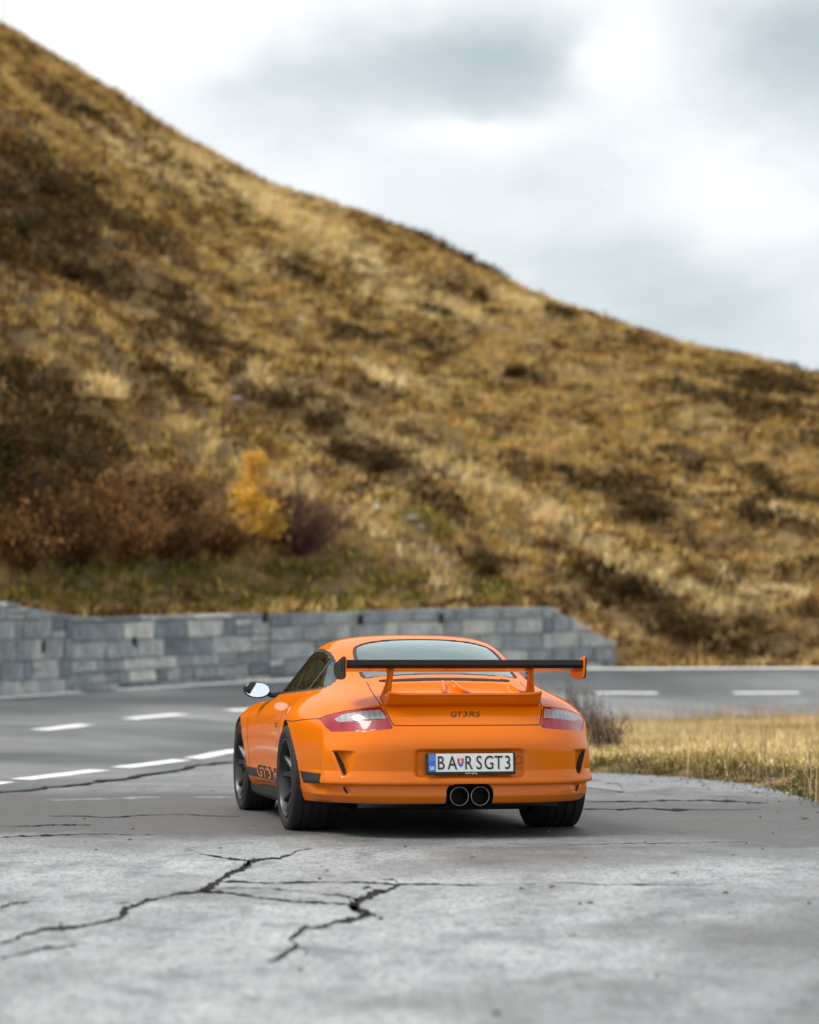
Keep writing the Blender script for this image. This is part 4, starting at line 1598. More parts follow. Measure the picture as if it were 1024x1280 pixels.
    # ---- wheels
    def wheel(name, sg, yq, rad, wid, xo):
        rim_r = .243
        w_ = wid / 2
        rim = MB()
        rim.lathe_x([(w_ * .93, rim_r + .004), (w_ * .99, rim_r + .002), (w_ * .99, rim_r - .006), (w_ * .86, rim_r - .014), (w_ * .4, rim_r - .022), (-w_ * .8, rim_r - .012), (-w_ * .95, rim_r), (-w_ * .95, rim_r + .004), (w_ * .3, rim_r - .01)], 64, closed=True)
        rim.lathe_x([(w_ * .30, .001), (w_ * .62, .001), (w_ * .66, .02), (w_ * .62, .030), (w_ * .58, .07), (w_ * .42, .085), (w_ * .2, .085)], 32)
        for k in range(5):
            for side in (-1, 1):
                a0 = 2 * math.pi * k / 5 + math.pi / 2
                a1, a2 = a0 + side * .20, a0 + side * .27
                rr = []
                for t in np.linspace(0, 1, 7):
                    r_ = .045 + t * (rim_r - .055)
                    a_ = a1 + (a2 - a1) * t + (.26 * side * (1 - t) ** 2 * -0.3)
                    hw = .016 + .006 * (1 - t) + .006 * t * t
                    zf = w_ * (.60 + .28 * t ** 1.6)
                    c_, s_ = math.cos(a_), math.sin(a_)
                    pt = lambda x_, o_: (x_, r_ * c_ - o_ * s_, r_ * s_ + o_ * c_)
                    rr.append([pt(zf, -hw * .55), pt(zf, hw * .55), pt(zf - .022, hw), pt(zf - .045, hw * .7), pt(zf - .045, -hw * .7), pt(zf - .022, -hw)])
                rim.loft(rr)
        o = rim.build('wheel', RIM, car, True, angle=R(35))
        prof = []
        br = rim_r + .004
        for x_, r_ in ((.93, br), (1.0, br + .02), (1.035, br + .045), (1.02, rad - .028), (.96, rad - .010), (.88, rad - .002)):
            prof.append((x_ * w_, r_))
        for gx in (.55, .18, -.18, -.55):
            prof += [((gx + .055) * w_, rad), ((gx + .045) * w_, rad - .007), ((gx - .045) * w_, rad - .007), ((gx - .055) * w_, rad)]
        for x_, r_ in ((-.88, rad - .002), (-.96, rad - .010), (-1.02, rad - .028), (-1.035, br + .045), (-1.0, br + .02), (-.93, br)):
            prof.append((x_ * w_, r_))
        t_ = MB().lathe_x(prof, 96).build('tyre', RUBBER, o, True, angle=R(35))
        n_ = len(t_.data.vertices)
        co = np.zeros(n_ * 3)
        t_.data.vertices.foreach_get('co', co)
        co = co.reshape(-1, 3)
        lim = -(rad - .008)
        low = co[:, 2] < lim + .02
        co[:, 2] = np.maximum(co[:, 2], lim)
        t_.data.vertices.foreach_set('co', co.ravel())
        MB().lathe_x([(w_ * .05, .06), (w_ * .05, .175), (w_ * .05 - .03, .175), (w_ * .05 - .03, .06)], 40, closed=True).build('brake_disc', DISC, o, True, angle=R(40))
        MB().lathe_x([(w_ * .66, .001), (w_ * .66, .016), (w_ * .72, .015), (w_ * .72, .001)], 20).build('hub_cap', DISC, o, True, angle=R(40))
        MB().box((w_ * .12, -.0, .15), (.04, .09, .035)).build('brake_caliper', RED, o, bevel=.01)
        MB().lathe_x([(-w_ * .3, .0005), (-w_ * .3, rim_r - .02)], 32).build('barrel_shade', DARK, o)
        o.location = (sg * xo, yq, rad - .008)
        if sg < 0:
            o.rotation_euler = (R(17), 0, math.pi)
        else:
            o.rotation_euler = (R(9), 0, 0)
        if True:
            o.rotation_euler[0] = 0
        return o
    for sg in (-1, 1):
        wheel('wheel', sg, 0, .333, .305, .788)
        wheel('wheel', sg, 2.36, .324, .235, .748)

    # ---- cabin
    MB().box((0, .95, .50), (.66, 1.0, .05)).build('cabin_floor', DARK, car)
    MB().loft([[(-.66, yq, zq), (.66, yq, zq), (.66, yq, zq - .25), (-.66, yq, zq - .25)] for yq, zq in ((1.42, .82), (1.62, .84), (1.80, .80))]).build('dashboard', SEATM, car, True, angle=R(40))
    MB().loft([[(-.52, yq, zq), (.52, yq, zq), (.52, yq, zq - .2), (-.52, yq, zq - .2)] for yq, zq in ((-.32, .88), (.05, .84), (.25, .70))]).build('parcel_shelf', SEATM, car)
    for sx in (-.34, .34):
        rr = []
        for zq, hw, yq, th in ((.55, .23, .62, .10), (.75, .25, .56, .07), (.95, .22, .47, .05), (1.02, .13, .44, .045), (1.10, .11, .41, .04), (1.12, .08, .41, .03)):
            rr.append([(sx + hw * math.cos(q), yq + th * math.sin(q), zq) for q in np.linspace(0, 2 * math.pi, 16, endpoint=False)])
        MB().loft(rr).build('seat', SEATM, car, True, angle=R(60))
    st = [(-.34 + .18 * math.cos(q), 1.22 + .06 * math.sin(q), .84 + .17 * math.sin(q)) for q in np.linspace(0, 2 * math.pi, 32)]
    MB().tube(st, .014, 8, False).build('steering_wheel', BLACK, car, True)
    return car


car = build_car()

# ------------------------------------------------------------------ vegetation
def blades(base, az, length, lean, width, curl, nseg=2):
    """vectorised grass blades: (n,) arrays -> verts (n*5,3), quads, tris"""
    n = len(base)
    d = np.stack([np.cos(az), np.sin(az), np.zeros(n)], 1)
    s = np.stack([-np.sin(az), np.cos(az), np.zeros(n)], 1)
    up = np.array([0, 0, 1.0])
    m = base + d * (length * .5 * np.sin(lean))[:, None] + up * (length * .5 * np.cos(lean))[:, None]
    l2 = np.minimum(lean + curl, 2.2)
    t = m + d * (length * .5 * np.sin(l2))[:, None] + up * (length * .5 * np.cos(l2))[:, None]
    w = (width / 2)[:, None]
    v = np.stack([base - s * w, base + s * w, m + s * w * .8, m - s * w * .8, t], 1).reshape(-1, 3)
    return v


def blade_object(name, v, col, mat, parent=None):
    """v from blades(); col (n,3) per blade"""
    n = len(v) // 5
    i = np.arange(n)[:, None] * 5
    loops = np.concatenate([i + np.array([[0, 1, 2, 3]]), i + np.array([[3, 2, 4]])], 1).astype(np.int32).ravel()
    tot = np.tile(np.array([4, 3], np.int32), n)
    start = np.concatenate([[0], np.cumsum(tot)[:-1]]).astype(np.int32)
    me = bpy.data.meshes.new(name)
    me.vertices.add(n * 5)
    me.vertices.foreach_set('co', v.astype(np.float32).ravel())
    me.loops.add(n * 7)
    me.loops.foreach_set('vertex_index', loops)
    me.polygons.add(n * 2)
    me.polygons.foreach_set('loop_start', start)
    me.polygons.foreach_set('loop_total', tot)
    at = me.attributes.new('tint', 'FLOAT_COLOR', 'POINT')
    c = np.ones((n, 5, 4), np.float32)
    c[:, :, :3] = col[:, None, :]
    at.data.foreach_set('color', c.ravel())
    me.update(calc_edges=True)
    me.validate()
    me.materials.append(mat)
    o = bpy.data.objects.new(name, me)
    scene.collection.objects.link(o)
    if parent:
        o.parent = parent
    return o


def rocks_mesh(name, seed, sub=2):
    bm = bmesh.new()
    bmesh.ops.create_icosphere(bm, subdivisions=sub, radius=1)
    r = random.Random(seed)
    ph = [Vector((r.uniform(-1, 1), r.uniform(-1, 1), r.uniform(-1, 1))).normalized() for _ in range(9)]
    cut = [r.uniform(.55, .9) for _ in ph]
    for v in bm.verts:
        for p, c in zip(ph, cut):
            d = v.co.dot(p)
            if d > c:
                v.co -= p * (d - c)
    me = bpy.data.meshes.new(name)
    bm.to_mesh(me)
    bm.free()
    return me


C_STRAW = np.array([(.62, .425, .14), (.69, .50, .19), (.53, .34, .10), (.74, .56, .25)])
C_PALE = np.array([(.84, .67, .34), (.78, .60, .27), (.86, .71, .42)])
C_DARK = np.array([(.060, .042, .014), (.095, .056, .018), (.05, .050, .015), (.14, .075, .024)])
C_BROWN = np.array([(.20, .105, .032), (.27, .15, .045), (.15, .075, .024)])
C_OLIVE = np.array([(.19, .165, .035), (.13, .135, .03), (.25, .20, .05)])
C_GREEN = np.array([(.19, .19, .03), (.25, .23, .045), (.13, .14, .025), (.34, .27, .06)])
C_RUST = np.array([(.30, .15, .045), (.22, .10, .03), (.38, .21, .07), (.13, .065, .025)])

# where the photograph shows dwarf shrub (dark), pale straw, green: ellipses x, y, rx, ry, tilt, weight
DARKS = [(0, 205, 70, 28, .4, 1.2), (60, 235, 90, 28, .5, 1.2), (20, 275, 80, 35, .4, 1.3), (10, 320, 60, 30, .3, 1.0), (95, 338, 80, 20, .3, 1.2), (60, 300, 60, 18, .3, 1.0), (165, 378, 80, 20, .35, 1.2),
         (235, 423, 60, 20, .3, 1.2), (300, 462, 60, 18, .4, 1.1), (352, 495, 60, 18, .4, 1.2), (402, 518, 50, 20, .5, 1.3), (432, 560, 40, 20, .4, 1.1), (472, 572, 34, 20, .1, 1.5),
         (525, 612, 60, 16, .4, 1.0), (560, 640, 50, 16, .4, 1.0), (600, 705, 40, 20, .4, 1.0), (10, 545, 90, 70, .2, 1.5), (95, 575, 80, 45, .3, 1.4), (25, 470, 60, 22, .3, 1.2), (160, 605, 70, 30, .3, 1.2),
         (40, 620, 70, 50, .2, 1.2), (200, 480, 70, 14, .3, .8), (120, 440, 60, 14, .3, .8), (280, 540, 50, 12, .4, .6),
         (770, 732, 50, 18, .3, 1.3), (835, 775, 60, 28, .4, 1.3), (800, 642, 26, 16, .3, 1.2), (760, 610, 80, 14, .25, 1.0), (700, 590, 60, 12, .2, .9), (985, 480, 50, 14, .2, 1.1), (940, 500, 60, 10, .2, .9),
         (860, 490, 40, 9, .2, .9), (700, 440, 40, 9, .2, .9), (604, 332, 60, 9, .45, 1.4), (520, 292, 40, 7, .4, 1.0), (930, 640, 50, 10, .2, .8), (725, 722, 50, 16, .3, 1.1), (880, 800, 80, 18, .2, .9), (985, 795, 60, 22, .2, 1.0),
         (450, 420, 50, 10, .3, .8), (560, 470, 55, 10, .25, .8), (640, 520, 45, 9, .2, .7), (560, 395, 50, 8, .25, .7), (300, 300, 60, 10, .3, .7), (120, 150, 60, 10, .45, .7), (60, 120, 40, 9, .5, .7), (230, 330, 60, 9, .3, .7),
         (960, 560, 60, 9, .2, .7), (880, 590, 50, 9, .2, .7), (990, 620, 40, 9, .2, .7), (690, 655, 40, 9, .3, .8), (640, 580, 40, 8, .3, .6), (1000, 700, 50, 12, .2, .8), (900, 690, 50, 10, .2, .7)]
PALES = [(330, 478, 40, 14, .6, 1.0), (420, 525, 60, 10, .45, 1.2), (520, 565, 70, 10, .4, 1.2), (620, 612, 70, 11, .4, 1.2), (700, 660, 60, 11, .5, 1.2), (790, 710, 70, 11, .5, 1.1), (880, 745, 60, 10, .4, 1.0),
         (125, 485, 22, 14, .0, 1.6), (240, 545, 60, 14, .5, .9), (310, 580, 50, 12, .5, 1.0), (380, 620, 40, 9, .6, .9), (450, 650, 50, 9, .6, 1.4), (520, 695, 50, 10, .6, 1.3), (560, 730, 30, 12, .7, 1.2),
         (300, 235, 150, 22, .5, .5), (420, 300, 120, 22, .4, .6), (600, 400, 120, 18, .35, .6), (180, 215, 90, 16, .55, .5), (720, 470, 120, 16, .3, .5), (480, 480, 80, 12, .4, .6), (900, 540, 90, 14, .25, .4), (650, 380, 60, 10, .4, .8)]
GREENS = [(150, 735, 200, 26, 0, 1.4), (330, 725, 150, 26, 0, 1.3), (480, 735, 70, 24, 0, 1.1), (540, 660, 36, 14, .4, .9), (600, 740, 30, 14, .2, .8), (395, 365, 22, 5, .2, 1.0), (360, 545, 40, 12, .3, .6), (515, 655, 30, 20, .3, .8), (60, 690, 80, 30, 0, .6)]
RUSTS = [(110, 660, 120, 36, .1, 1.2), (230, 660, 80, 30, .1, 1.1), (30, 690, 60, 26, 0, .9), (440, 715, 60, 18, .2, .6), (170, 620, 60, 18, .2, .8), (640, 345, 40, 6, .45, .8)]


def field(px, L):
    s = np.zeros(len(px))
    for cx, cy, rx, ry, a, w in L:
        dx, dy = px[:, 0] - cx, px[:, 1] - cy
        u, v = dx * math.cos(a) + dy * math.sin(a), -dx * math.sin(a) + dy * math.cos(a)
        s += w * np.exp(-((u / rx) ** 2 + (v / ry) ** 2))
    return s


def hill_cover():
    # points over the slope in and around the view
    n = 112000
    y = 50 + 84 * rng.random(n) ** 1.15
    hw = y * .15 + 6
    x = rng.random(n) * (2 * hw + 7) - hw - 7
    keep = rng.random(n) < np.clip(hw / (134 * .15 + 6), .35, 1)
    x, y = x[keep], y[keep]
    df, _, sd_, uf = poly_dist(np.stack([x, y], 1), fs)
    u_ = uf * 4
    back = np.where(u_ > W_B, .35 + .35 * sstep(W_B, W_C, u_), .5)
    back = np.where(u_ > W_C, .10, back)
    ok = (sd_ < 0) & (df > back)
    x, y, df = x[ok], y[ok], df[ok]
    z = height(x, y)
    p = np.stack([x, y, z], 1)
    px = to_px(p)
    ns1 = fbm(x * .55 + y * .2, y * .38 - x * .15, 71, 3)
    ns2 = fbm(x * .22 + 5, y * .16, 81, 3)
    ns3 = fbm(x * 1.5, y * 1.1, 91, 2)
    ns4 = fbm(x * .45 + y * .1, y * 1.25 - x * .35, 131, 3)
    dk = field(px, DARKS) + 2.4 * (ns1 - .56) + 1.0 * (ns3 - .5) - .55 * field(px, PALES)
    pf = field(px, PALES)
    pl = pf + 1.8 * (ns2 - .58)
    gr = field(px, GREENS) + 1.0 * (ns3 - .55)
    ru = field(px, RUSTS) + 1.0 * (ns1 - .5)
    r = rng.random(len(x))
    kind = np.zeros(len(x), int)                       # 0 straw
    kind[pl > .35] = 1
    kind[(ns2 > .50) & (r < .30)] = 3
    kind[(ns3 > .62) & (r < .35)] = 4
    kind[(ns4 > .63) & (r < .7)] = 3  # streaks of darker clumps paint in the shaded hollows between tussocks
    kind[(ns4 > .70) & (r < .6)] = 2
    kind[dk > .52 + .6 * (rng.random(len(x)) - .5)] = 2
    kind[(dk > .25) & (kind != 2) & (r < .5)] = 3
    kind[(ru > .55) & (kind != 2)] = 6
    kind[(gr > .5)] = 5
    kind[(gr > .5) & (r < .10)] = 0
    r2 = rng.random(len(x))
    k2 = kind == 2
    kind[k2 & (r2 < .26)] = 3
    kind[k2 & (r2 > .86)] = 4
    kind[k2 & (r2 > .95)] = 0
    kind[(pf > .50) & (r2 < .85)] = 1
    st_ = (kind < 2) & (ns3 < .42) & (r2 < .60) & (pf < .5)
    kind[st_] = 3  # browner clumps among the straw put tussock shadows into the colour
    cols = [C_STRAW, C_PALE, C_DARK, C_BROWN, C_OLIVE, C_GREEN, C_RUST]
    #        blades length  lean  spread width
    spec = [(9, .34, .55, .10, .030), (10, .40, .50, .10, .028), (13, .22, .75, .22, .075), (10, .26, .65, .16, .05), (9, .26, .60, .14, .04), (13, .26, .75, .20, .05), (11, .34, .6, .18, .05)]
    names = ['straw', 'pale', 'shrub', 'brown', 'olive', 'green', 'rust']
    allv, allc = [], []
    for k, (nb, ln, le, spd, wd) in enumerate(spec):
        q = p[kind == k]
        if not len(q):
            continue
        m = len(q)
        base = np.repeat(q, nb, 0)
        N_ = m * nb
        ls = np.repeat(.65 + .7 * rng.random(m), nb)
        base[:, 0] += rng.normal(0, spd, N_)
        base[:, 1] += rng.normal(0, spd, N_)
        base[:, 2] -= .05
        az = rng.random(N_) * 2 * math.pi
        # tussocks hang down the slope, towards the road
        drift = rng.random(N_) < .35
        az = np.where(drift, -math.pi / 2 + .5 + rng.normal(0, .6, N_), az)
        if k == 2:
            base[:, 2] += rng.random(N_) * .16 * ls
        v = blades(base, az, ln * ls * (.6 + .7 * rng.random(N_)), le * (.4 + rng.random(N_)), wd * (.7 + .6 * rng.random(N_)), .5 + .5 * rng.random(N_))
        c = cols[k][np.repeat(rng.integers(0, len(cols[k]), m), nb)] * (.72 + .5 * rng.random((N_, 1)))
        allv.append(v)
        allc.append(c)
    o = blade_object('hillside_grass', np.concatenate(allv), np.concatenate(allc), PLANT)
    tag(o, 'golden autumn tussock grass and dwarf shrubs covering the mountainside', 'grass', kind='stuff')


hill_cover()


def verge_cover():
    allv, allc = [], []
    n = 26000
    y = 17 + 36 * rng.random(n) ** 1.5
    x = -1.5 + rng.random(n) * (y * .16 + 3.2)
    p2 = np.stack([x, y], 1)
    dn_, zn, sn_, _ = poly_dist(p2, ns_)
    de, _, _, _ = poly_dist(p2, ve)
    inp = in_poly(p2, pv)
    ok = (sn_ > 0) & (dn_ > .10) & ~(inp & (de > .10 * rng.random(n)))
    x, y, de, dn_ = x[ok], y[ok], de[ok], dn_[ok]
    z = height(x, y)
    z = np.maximum(z, -.02)
    m = len(x)
    ns1 = fbm(x * 1.1, y * .7, 101, 3)
    ns2 = fbm(x * .5, y * .4, 111, 2)
    edge = sstep(.75, .25, de + .7 * (ns1 - .5))
    nb = 13
    base = np.repeat(np.stack([x, y, z - .02], 1), nb, 0)
    N_ = m * nb
    base[:, :2] += rng.normal(0, .06, (N_, 2))
    e = np.repeat(edge, nb)
    hgt = np.repeat(np.clip(.02 + .42 * ns1, .08, .5), nb) * (1 - .55 * e)
    hgt *= np.repeat(np.interp(y, [20, 30, 50], [1.0, .75, .42]), nb)
    az = rng.random(N_) * 2 * math.pi
    az = np.where(rng.random(N_) < .5, -2.4 + rng.normal(0, .8, N_), az)
    v = blades(base, az, hgt * (.6 + .9 * rng.random(N_)), .5 + .9 * rng.random(N_), .006 + .006 * rng.random(N_), .4 + .9 * rng.random(N_))
    pal = np.array([(.80, .62, .32), (.85, .70, .42), (.72, .53, .23), (.68, .49, .18), (.88, .75, .50)])
    grn = np.array([(.06, .08, .018), (.10, .11, .025), (.11, .08, .03), (.04, .045, .015), (.20, .15, .06)])
    ol = np.array([(.36, .28, .09), (.30, .25, .075), (.42, .30, .10)])
    c = pal[rng.integers(0, 5, N_)]
    olm = np.repeat(ns2, nb) + .3 * (rng.random(N_) - .5) > .58
    c[olm] = ol[rng.integers(0, 3, olm.sum())]
    gm = rng.random(N_) < e * .95
    c[gm] = grn[rng.integers(0, 5, gm.sum())]
    c = c * (.75 + .45 * rng.random((N_, 1)))
    allv.append(v)
    allc.append(c)
    # tall seed stalks
    k = rng.random(m) < np.interp(y, [20, 40, 52], [.03, .05, .08])
    nb = 4
    base = np.repeat(np.stack([x, y, z], 1)[k], nb, 0)
    N_ = len(base)
    base[:, :2] += rng.normal(0, .08, (N_, 2))
    v = blades(base, rng.random(N_) * 6.28, .22 + .26 * rng.random(N_), .05 + .30 * rng.random(N_), .007 + .006 * rng.random(N_), .2 + .3 * rng.random(N_))
    allv.append(v)
    allc.append(np.array([(.50, .38, .20), (.40, .28, .13)])[rng.integers(0, 2, N_)] * (.8 + .4 * rng.random((N_, 1))))
    o = blade_object('verge_grass', np.concatenate(allv), np.concatenate(allc), PLANT)
    tag(o, 'dry straw-coloured grass on the verge between pull-off and road', 'grass', kind='stuff')


verge_cover()


def twig_mesh(seed, n_stem, h, spread, n_br, rad, upright=.5):
    """stems and side twigs of a bare shrub (local metres), three-sided tapered tubes"""
    r = random.Random(seed)
    V_, F_, tips = [], [], []

    def limb(a, b, r0, r1):
        t = (b - a).normalized()
        s = t.orthogonal().normalized()
        q = t.cross(s)
        k = len(V_)
        for pt, rr in ((a, r0), (b, r1)):
            for j in range(3):
                an = 2.094 * j
                V_.append(tuple(pt + (s * math.cos(an) + q * math.sin(an)) * rr))
        for j in range(3):
            F_.append((k + j, k + (j + 1) % 3, k + 3 + (j + 1) % 3, k + 3 + j))
    for _ in range(n_stem):
        az = r.uniform(0, 6.283)
        lean = upright * 1.9 * math.sqrt(r.random())
        ln = h * r.uniform(.6, 1.05)
        a = Vector((r.gauss(0, .02), r.gauss(0, .02), -.05))
        d = Vector((math.cos(az) * math.sin(lean), math.sin(az) * math.sin(lean), math.cos(lean)))
        pts = [a]
        seg = 4
        for k in range(seg):
            d = (d + Vector((r.gauss(0, .12), r.gauss(0, .12), .05))).normalized()
            pts.append(pts[-1] + d * ln / seg)
        for k in range(seg):
            limb(pts[k], pts[k + 1], rad * (1 - k / seg) + rad * .25, rad * (1 - (k + 1) / seg) + rad * .25)
        tips.append(pts[-1])
        for _ in range(n_br):
            k = r.randint(1, seg - 1)
            o = pts[k].lerp(pts[k + 1], r.random())
            e = (d * .8 + Vector((r.gauss(0, .55), r.gauss(0, .55), r.gauss(.1, .3)))).normalized()
            l2 = ln * r.uniform(.15, .38)
            m = o + e * l2 * .5
            f = m + (e + Vector((r.gauss(0, .3), r.gauss(0, .3), .2))).normalized() * l2 * .5
            limb(o, m, rad * .45, rad * .32)
            limb(m, f, rad * .32, rad * .15)
            tips += [m, f]
    return V_, F_, tips


def leaf_blades(pts, n, size, spread, cols, seed):
    r = np.random.default_rng(seed)
    P_ = np.array([tuple(t) for t in pts])
    b = P_[r.integers(0, len(P_), n)] + r.normal(0, spread, (n, 3))
    b[:, 2] = np.maximum(b[:, 2], .0)
    v = blades(b, r.random(n) * 6.283, size * (.6 + .8 * r.random(n)), r.random(n) * 1.6, size * .55 * (.7 + .6 * r.random(n)), r.random(n) * .6)
    c = cols[r.integers(0, len(cols), n)] * (.7 + .6 * r.random((n, 1)))
    return v, c


def shrub(name, label, cat, at, w, h, cols, twig_col, seed, stems=30, br=7, leaves=900, leaf=.07, rad=.012, upright=.55, group=None):
    root = empty(name, at, random.Random(seed).uniform(0, 6))
    tag(root, label, cat, group)
    v, f, tips = twig_mesh(seed, stems, h, w, br, rad, upright)
    sx = w / max(1e-3, np.ptp(np.array(v)[:, 0]))
    v = [(a * sx, b * sx, c) for a, b, c in v]
    tips = [Vector((t.x * sx, t.y * sx, t.z)) for t in tips]
    o = mesh_obj('branches', v, f, TWIG, root)
    at_ = o.data.attributes.new('tint', 'FLOAT_COLOR', 'POINT')
    col = np.ones((len(v), 4), np.float32)
    col[:, :3] = np.array(twig_col) * (.7 + .6 * np.random.default_rng(seed).random((len(v), 1)))
    at_.data.foreach_set('color', col.ravel())
    if leaves:
        lv, lc = leaf_blades(tips, leaves, leaf, leaf * .9, cols, seed + 1)
        blade_object('foliage', lv, lc, PLANT, root)
    return root


def slope_at(px, py):
    p = hill_hit(px, py)
    return (p.x, p.y, p.z - .04)


C_PURP = np.array([(.095, .045, .036), (.13, .06, .045), (.07, .036, .03)])
shrub('bare_bush', 'rounded purple-brown bare bush on the bank above the stone wall', 'bush', slope_at(374, 693), 3.3, 1.8, C_PURP, (.12, .06, .052), 3, 130, 14, 2200, .045, .011, .62)
# yellow larch sapling
def larch(at, h, seed):
    root = empty('larch_sapling', at)
    tag(root, 'young larch with bright yellow needles beside the purple-brown bush', 'tree')
    r = random.Random(seed)
    mb = MB().tube([(0, 0, -.1), (.02, 0, h * .5), (0, .02, h)], [.035, .02, .005], 6)
    mb.build('trunk', principled('larch_bark', (.10, .065, .04), .9), root, True)
    tips = []
    for _ in range(70):
        z = h * r.uniform(.12, .98)
        L = (h - z) * .40 + .10
        az = r.uniform(0, 6.283)
        for k in np.linspace(.25, 1, 6):
            tips.append(Vector((math.cos(az) * L * k, math.sin(az) * L * k, z + .10 * k * L - .15 * (k * L) ** 2)))
    v, c = leaf_blades(tips, 3000, .085, .085, np.array([(.80, .48, .06), (.85, .58, .10), (.70, .40, .05), (.78, .54, .13)]), seed)
    blade_object('crown', v, c, PLANT, root)


larch(slope_at(318, 690), 2.15, 8)
# russet bushes along the bank
RB = [(30, 712, 2.3, 1.25), (95, 716, 2.2, 1.35), (160, 712, 2.1, 1.4), (222, 704, 2.0, 1.35), (280, 700, 1.6, 1.15), (60, 672, 2.4, 1.3), (145, 664, 2.4, 1.35), (225, 650, 2.1, 1.2)]
RL = ['fifth bush from the yellow larch in the rusty front row above the wall', 'fourth bush from the yellow larch in the rusty front row above the wall',
      'third bush from the yellow larch in the rusty front row above the wall', 'second bush from the yellow larch in the rusty front row above the wall',
      'rusty brown bush right beside the yellow larch above the wall', 'rusty bush behind the front row, farthest of three from the larch',
      'rusty bush behind the front row, middle one of three', 'rusty bush behind the front row, nearest of three to the larch']
for i, (a, b, w, h) in enumerate(RB):
    shrub('russet_bush', RL[i], 'bush', slope_at(a, b), w, h, C_RUST * (1.1, .55, 1.25, .6, 1.0, .8, 1.3, .75)[i], (.09, .05, .03), 40 + i, 46, 8, 2000, .085, .012, .5, group='russet bushes above the wall')
# low dark shrubs scattered on the slope
DS = [(472, 588, 1.6, .75), (404, 532, 1.7, .7), (432, 572, 1.3, .6), (236, 436, 1.8, .7), (352, 506, 1.6, .6), (8, 560, 2.4, 1.1), (80, 590, 2.2, 1.0), (20, 620, 2.2, 1.1), (803, 652, 1.3, .6), (836, 790, 1.8, .8), (775, 745, 1.6, .6),
      (600, 716, 1.2, .5), (645, 392 + 80, .9, .5), (600, 375, .8, .5), (985, 490, 1.6, .6), (20, 290, 2.4, .9), (90, 345, 2.0, .7), (70, 245, 2.2, .8)]
for i, (a, b, w, h) in enumerate(DS):
    shrub('dwarf_shrub', 'low dark green-brown shrub growing in the golden grass of the slope', 'shrub', slope_at(a, b), w, h, C_DARK, (.04, .03, .02), 80 + i, 26, 6, 1100, .075, .009, .8, group='dark shrubs on the slope')
# pale grass tuft
t_ = slope_at(124, 496)
tb = np.array([t_] * 260) + np.stack([rng.normal(0, .28, 260), rng.normal(0, .2, 260), np.zeros(260)], 1)
o = blade_object('grass_tussock', blades(tb - np.array(t_), rng.random(260) * 6.28, .5 + .4 * rng.random(260), .1 + .5 * rng.random(260), .03 + .01 * rng.random(260), .4 + .3 * rng.random(260)), C_PALE[rng.integers(0, 3, 260)] * 1.05, PLANT)
o.location = t_
tag(o, 'tall bleached grass tussock standing out on the dark left slope', 'grass tussock')
# dry weeds behind the right rear fender
WD = [(706, 913, 29.5, .66), (728, 915, 29.3, .74), (746, 912, 30, .60), (690, 914, 30, .74), (764, 907, 31, .46), (716, 907, 31.0, .80)]
for i, (a, b, dep, h) in enumerate(WD):
    q = P(a, b, dep)
    zq = float(height(np.array([q.x]), np.array([q.y]))[0])
    shrub('dry_weed', 'leafless grey-brown weed stalks standing on the verge behind the car', 'weed', (q.x, q.y, zq), .50, h, np.array([(.14, .10, .08), (.20, .14, .10)]), (.11, .08, .072), 120 + i, 44, 7, 160, .03, .0055, .26, group='dry weeds behind the car')

# ------------------------------------------------------------------ stones, stakes, small things
ROCKM = mat_stone(7, (.30, .29, .265))
rm = [rocks_mesh('rock_shape', s) for s in (1, 2, 3, 4)]
for m in rm:
    m.materials.append(ROCKM)
for i, (a, b, w) in enumerate([(272, 439, .55), (258, 441, .4), (296, 503, .5), (310, 508, .35), (342, 537, .4), (429, 580, .32), (399, 594, .4), (446, 617, .42), (471, 637, .42), (517, 654, .45), (545, 690, .45), (527, 662, .3), (560, 712, .35), (420, 606, .3)]):
    o = bpy.data.objects.new('rock', rm[i % 4])
    scene.collection.objects.link(o)
    o.location = Vector(slope_at(a, b)) + Vector((0, 0, .06))
    o.scale = (w * .34, w * .30, w * .2)
    o.rotation_euler = (.2, .1 * i, i * 1.3)
    tag(o, 'small pale rock lying in the grassy gully of the slope', 'rock', 'rocks in the gully')
for i in range(16):
    t = sr.uniform(.02, .98)
    pxs = 735 + 270 * t
    pys = np.interp(pxs, [730, 800, 900, 960, 1024], [965, 968, 975, 985, 1000]) - sr.uniform(3, 15)
    q = G(pxs, pys)
    o = bpy.data.objects.new('verge_stone', rm[i % 4])
    scene.collection.objects.link(o)
    w = sr.uniform(.03, .07)
    o.location = (q.x, q.y, .02 + w * .2)
    o.scale = (w, w * .8, w * .55)
    o.rotation_euler = (sr.uniform(0, .4), 0, sr.uniform(0, 6))
    tag(o, 'grey stone half hidden in the grass along the pavement edge', 'stone', 'stones along the verge')
WOOD = principled('weathered_wood', (.11, .07, .05), .9)
for a, b, h in ((292, 764, .32), (422, 757, .36)):
    q = slope_at(a, b - 4)
    o = MB().tube([(0, 0, -.1), (0, 0, h)], [.045, .04], 7).build('stake', WOOD, None, True)
    o.location = q
    tag(o, 'short dark stake at the wall top below the ' + ('yellow larch' if a < 300 else 'purple-brown bush'), 'stake', 'stakes above the wall')
q = P(4, 36, 127.5)
zt = float(height(np.array([q.x]), np.array([q.y]))[0])
o = MB().tube([(0, 0, -.3), (0, 0, 3.2)], [.03, .022], 6).build('marker_pole', principled('pole_grey', (.35, .35, .36), .6), None, True)
o.location = (q.x, q.y, zt)
tag(o, 'thin grey marker pole on the ridge of the slope against the sky', 'pole')
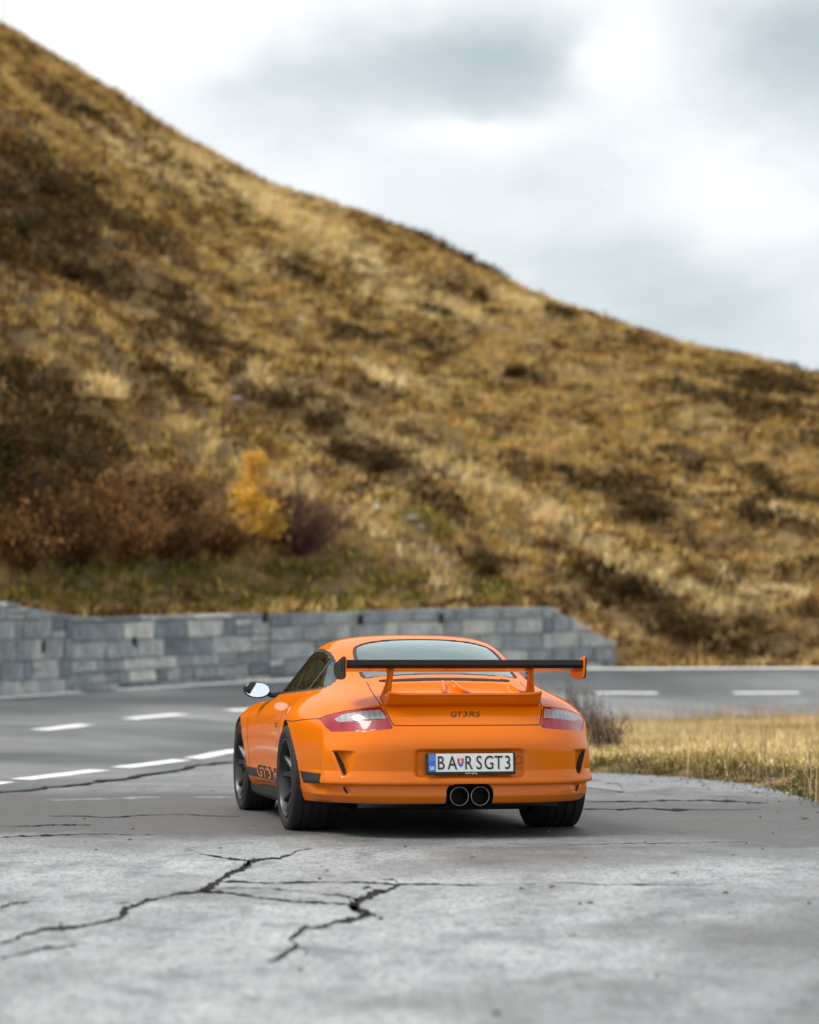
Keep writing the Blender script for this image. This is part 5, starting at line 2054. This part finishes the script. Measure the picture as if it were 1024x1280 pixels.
# fallen leaves and grit on the pavement
LEAF = principled('dead_leaf', (.075, .032, .018), .8)
lm = bpy.data.meshes.new('leaf_shape')
lm.from_pydata([(-.5, 0, .02), (-.2, -.25, .10), (.25, -.22, .06), (.5, 0, .16), (.2, .26, .12), (-.25, .22, .04), (0, 0, 0)], [], [(6, 0, 1), (6, 1, 2), (6, 2, 3), (6, 3, 4), (6, 4, 5), (6, 5, 0)])
lm.materials.append(LEAF)
for a, b, w in ((590, 1072, .05), (843, 1092, .075), (848, 1096, .04), (725, 1131, .04), (738, 1130, .05), (408, 1089, .04), (274, 1061, .05), (716, 1170, .035), (916, 1070, .04), (586, 1107, .035), (690, 1110, .05), (374, 1214, .04), (806, 1053, .035), (620, 1268, .07), (950, 1022, .05), (1005, 1024, .09), (885, 985, .04), (560, 1045, .03)):
    q = G(a, b)
    o = bpy.data.objects.new('fallen_leaf', lm)
    scene.collection.objects.link(o)
    o.location = (q.x, q.y, .003)
    o.scale = (w, w, w)
    o.rotation_euler = (0, 0, sr.uniform(0, 6))
    tag(o, 'small dark dead leaf lying on the pale cracked pavement', 'leaf', 'dead leaves on the pavement')

# loose grit along the edge of the pavement
def grit():
    n = 620
    k = rng.integers(0, len(ve) - 30, n)
    c = ve[k] + (ve[k + 1] - ve[k]) * rng.random((n, 1))
    off = np.abs(rng.normal(0, .32, n))
    x, y = c[:, 0] - off * .75, c[:, 1] - off * .65
    m = 110
    x[:m], y[:m] = rng.uniform(-2.5, 3.0, m), rng.uniform(8.5, 26, m)
    v, f = [], []
    base = [(-1, -1, 0), (1, -.8, 0), (.9, 1, 0), (-.8, .9, 0), (-.5, -.5, .9), (.6, -.4, .8), (.4, .6, .9), (-.5, .4, .7)]
    for i in range(n):
        s_ = .003 + .009 * rng.random() ** 3
        a = rng.random() * 6.28
        ca, sa = math.cos(a), math.sin(a)
        o = len(v)
        v += [(x[i] + s_ * (p[0] * ca - p[1] * sa), y[i] + s_ * (p[0] * sa + p[1] * ca), .001 + s_ * p[2]) for p in base]
        f += [(o + 4, o + 5, o + 6, o + 7), (o, o + 1, o + 5, o + 4), (o + 1, o + 2, o + 6, o + 5), (o + 2, o + 3, o + 7, o + 6), (o + 3, o, o + 4, o + 7)]
    o = mesh_obj('loose_grit', v, f, principled('grit', (.10, .09, .08), .9))
    tag(o, 'dark loose grit scattered over the pull-off pavement', 'gravel', kind='stuff')


grit()
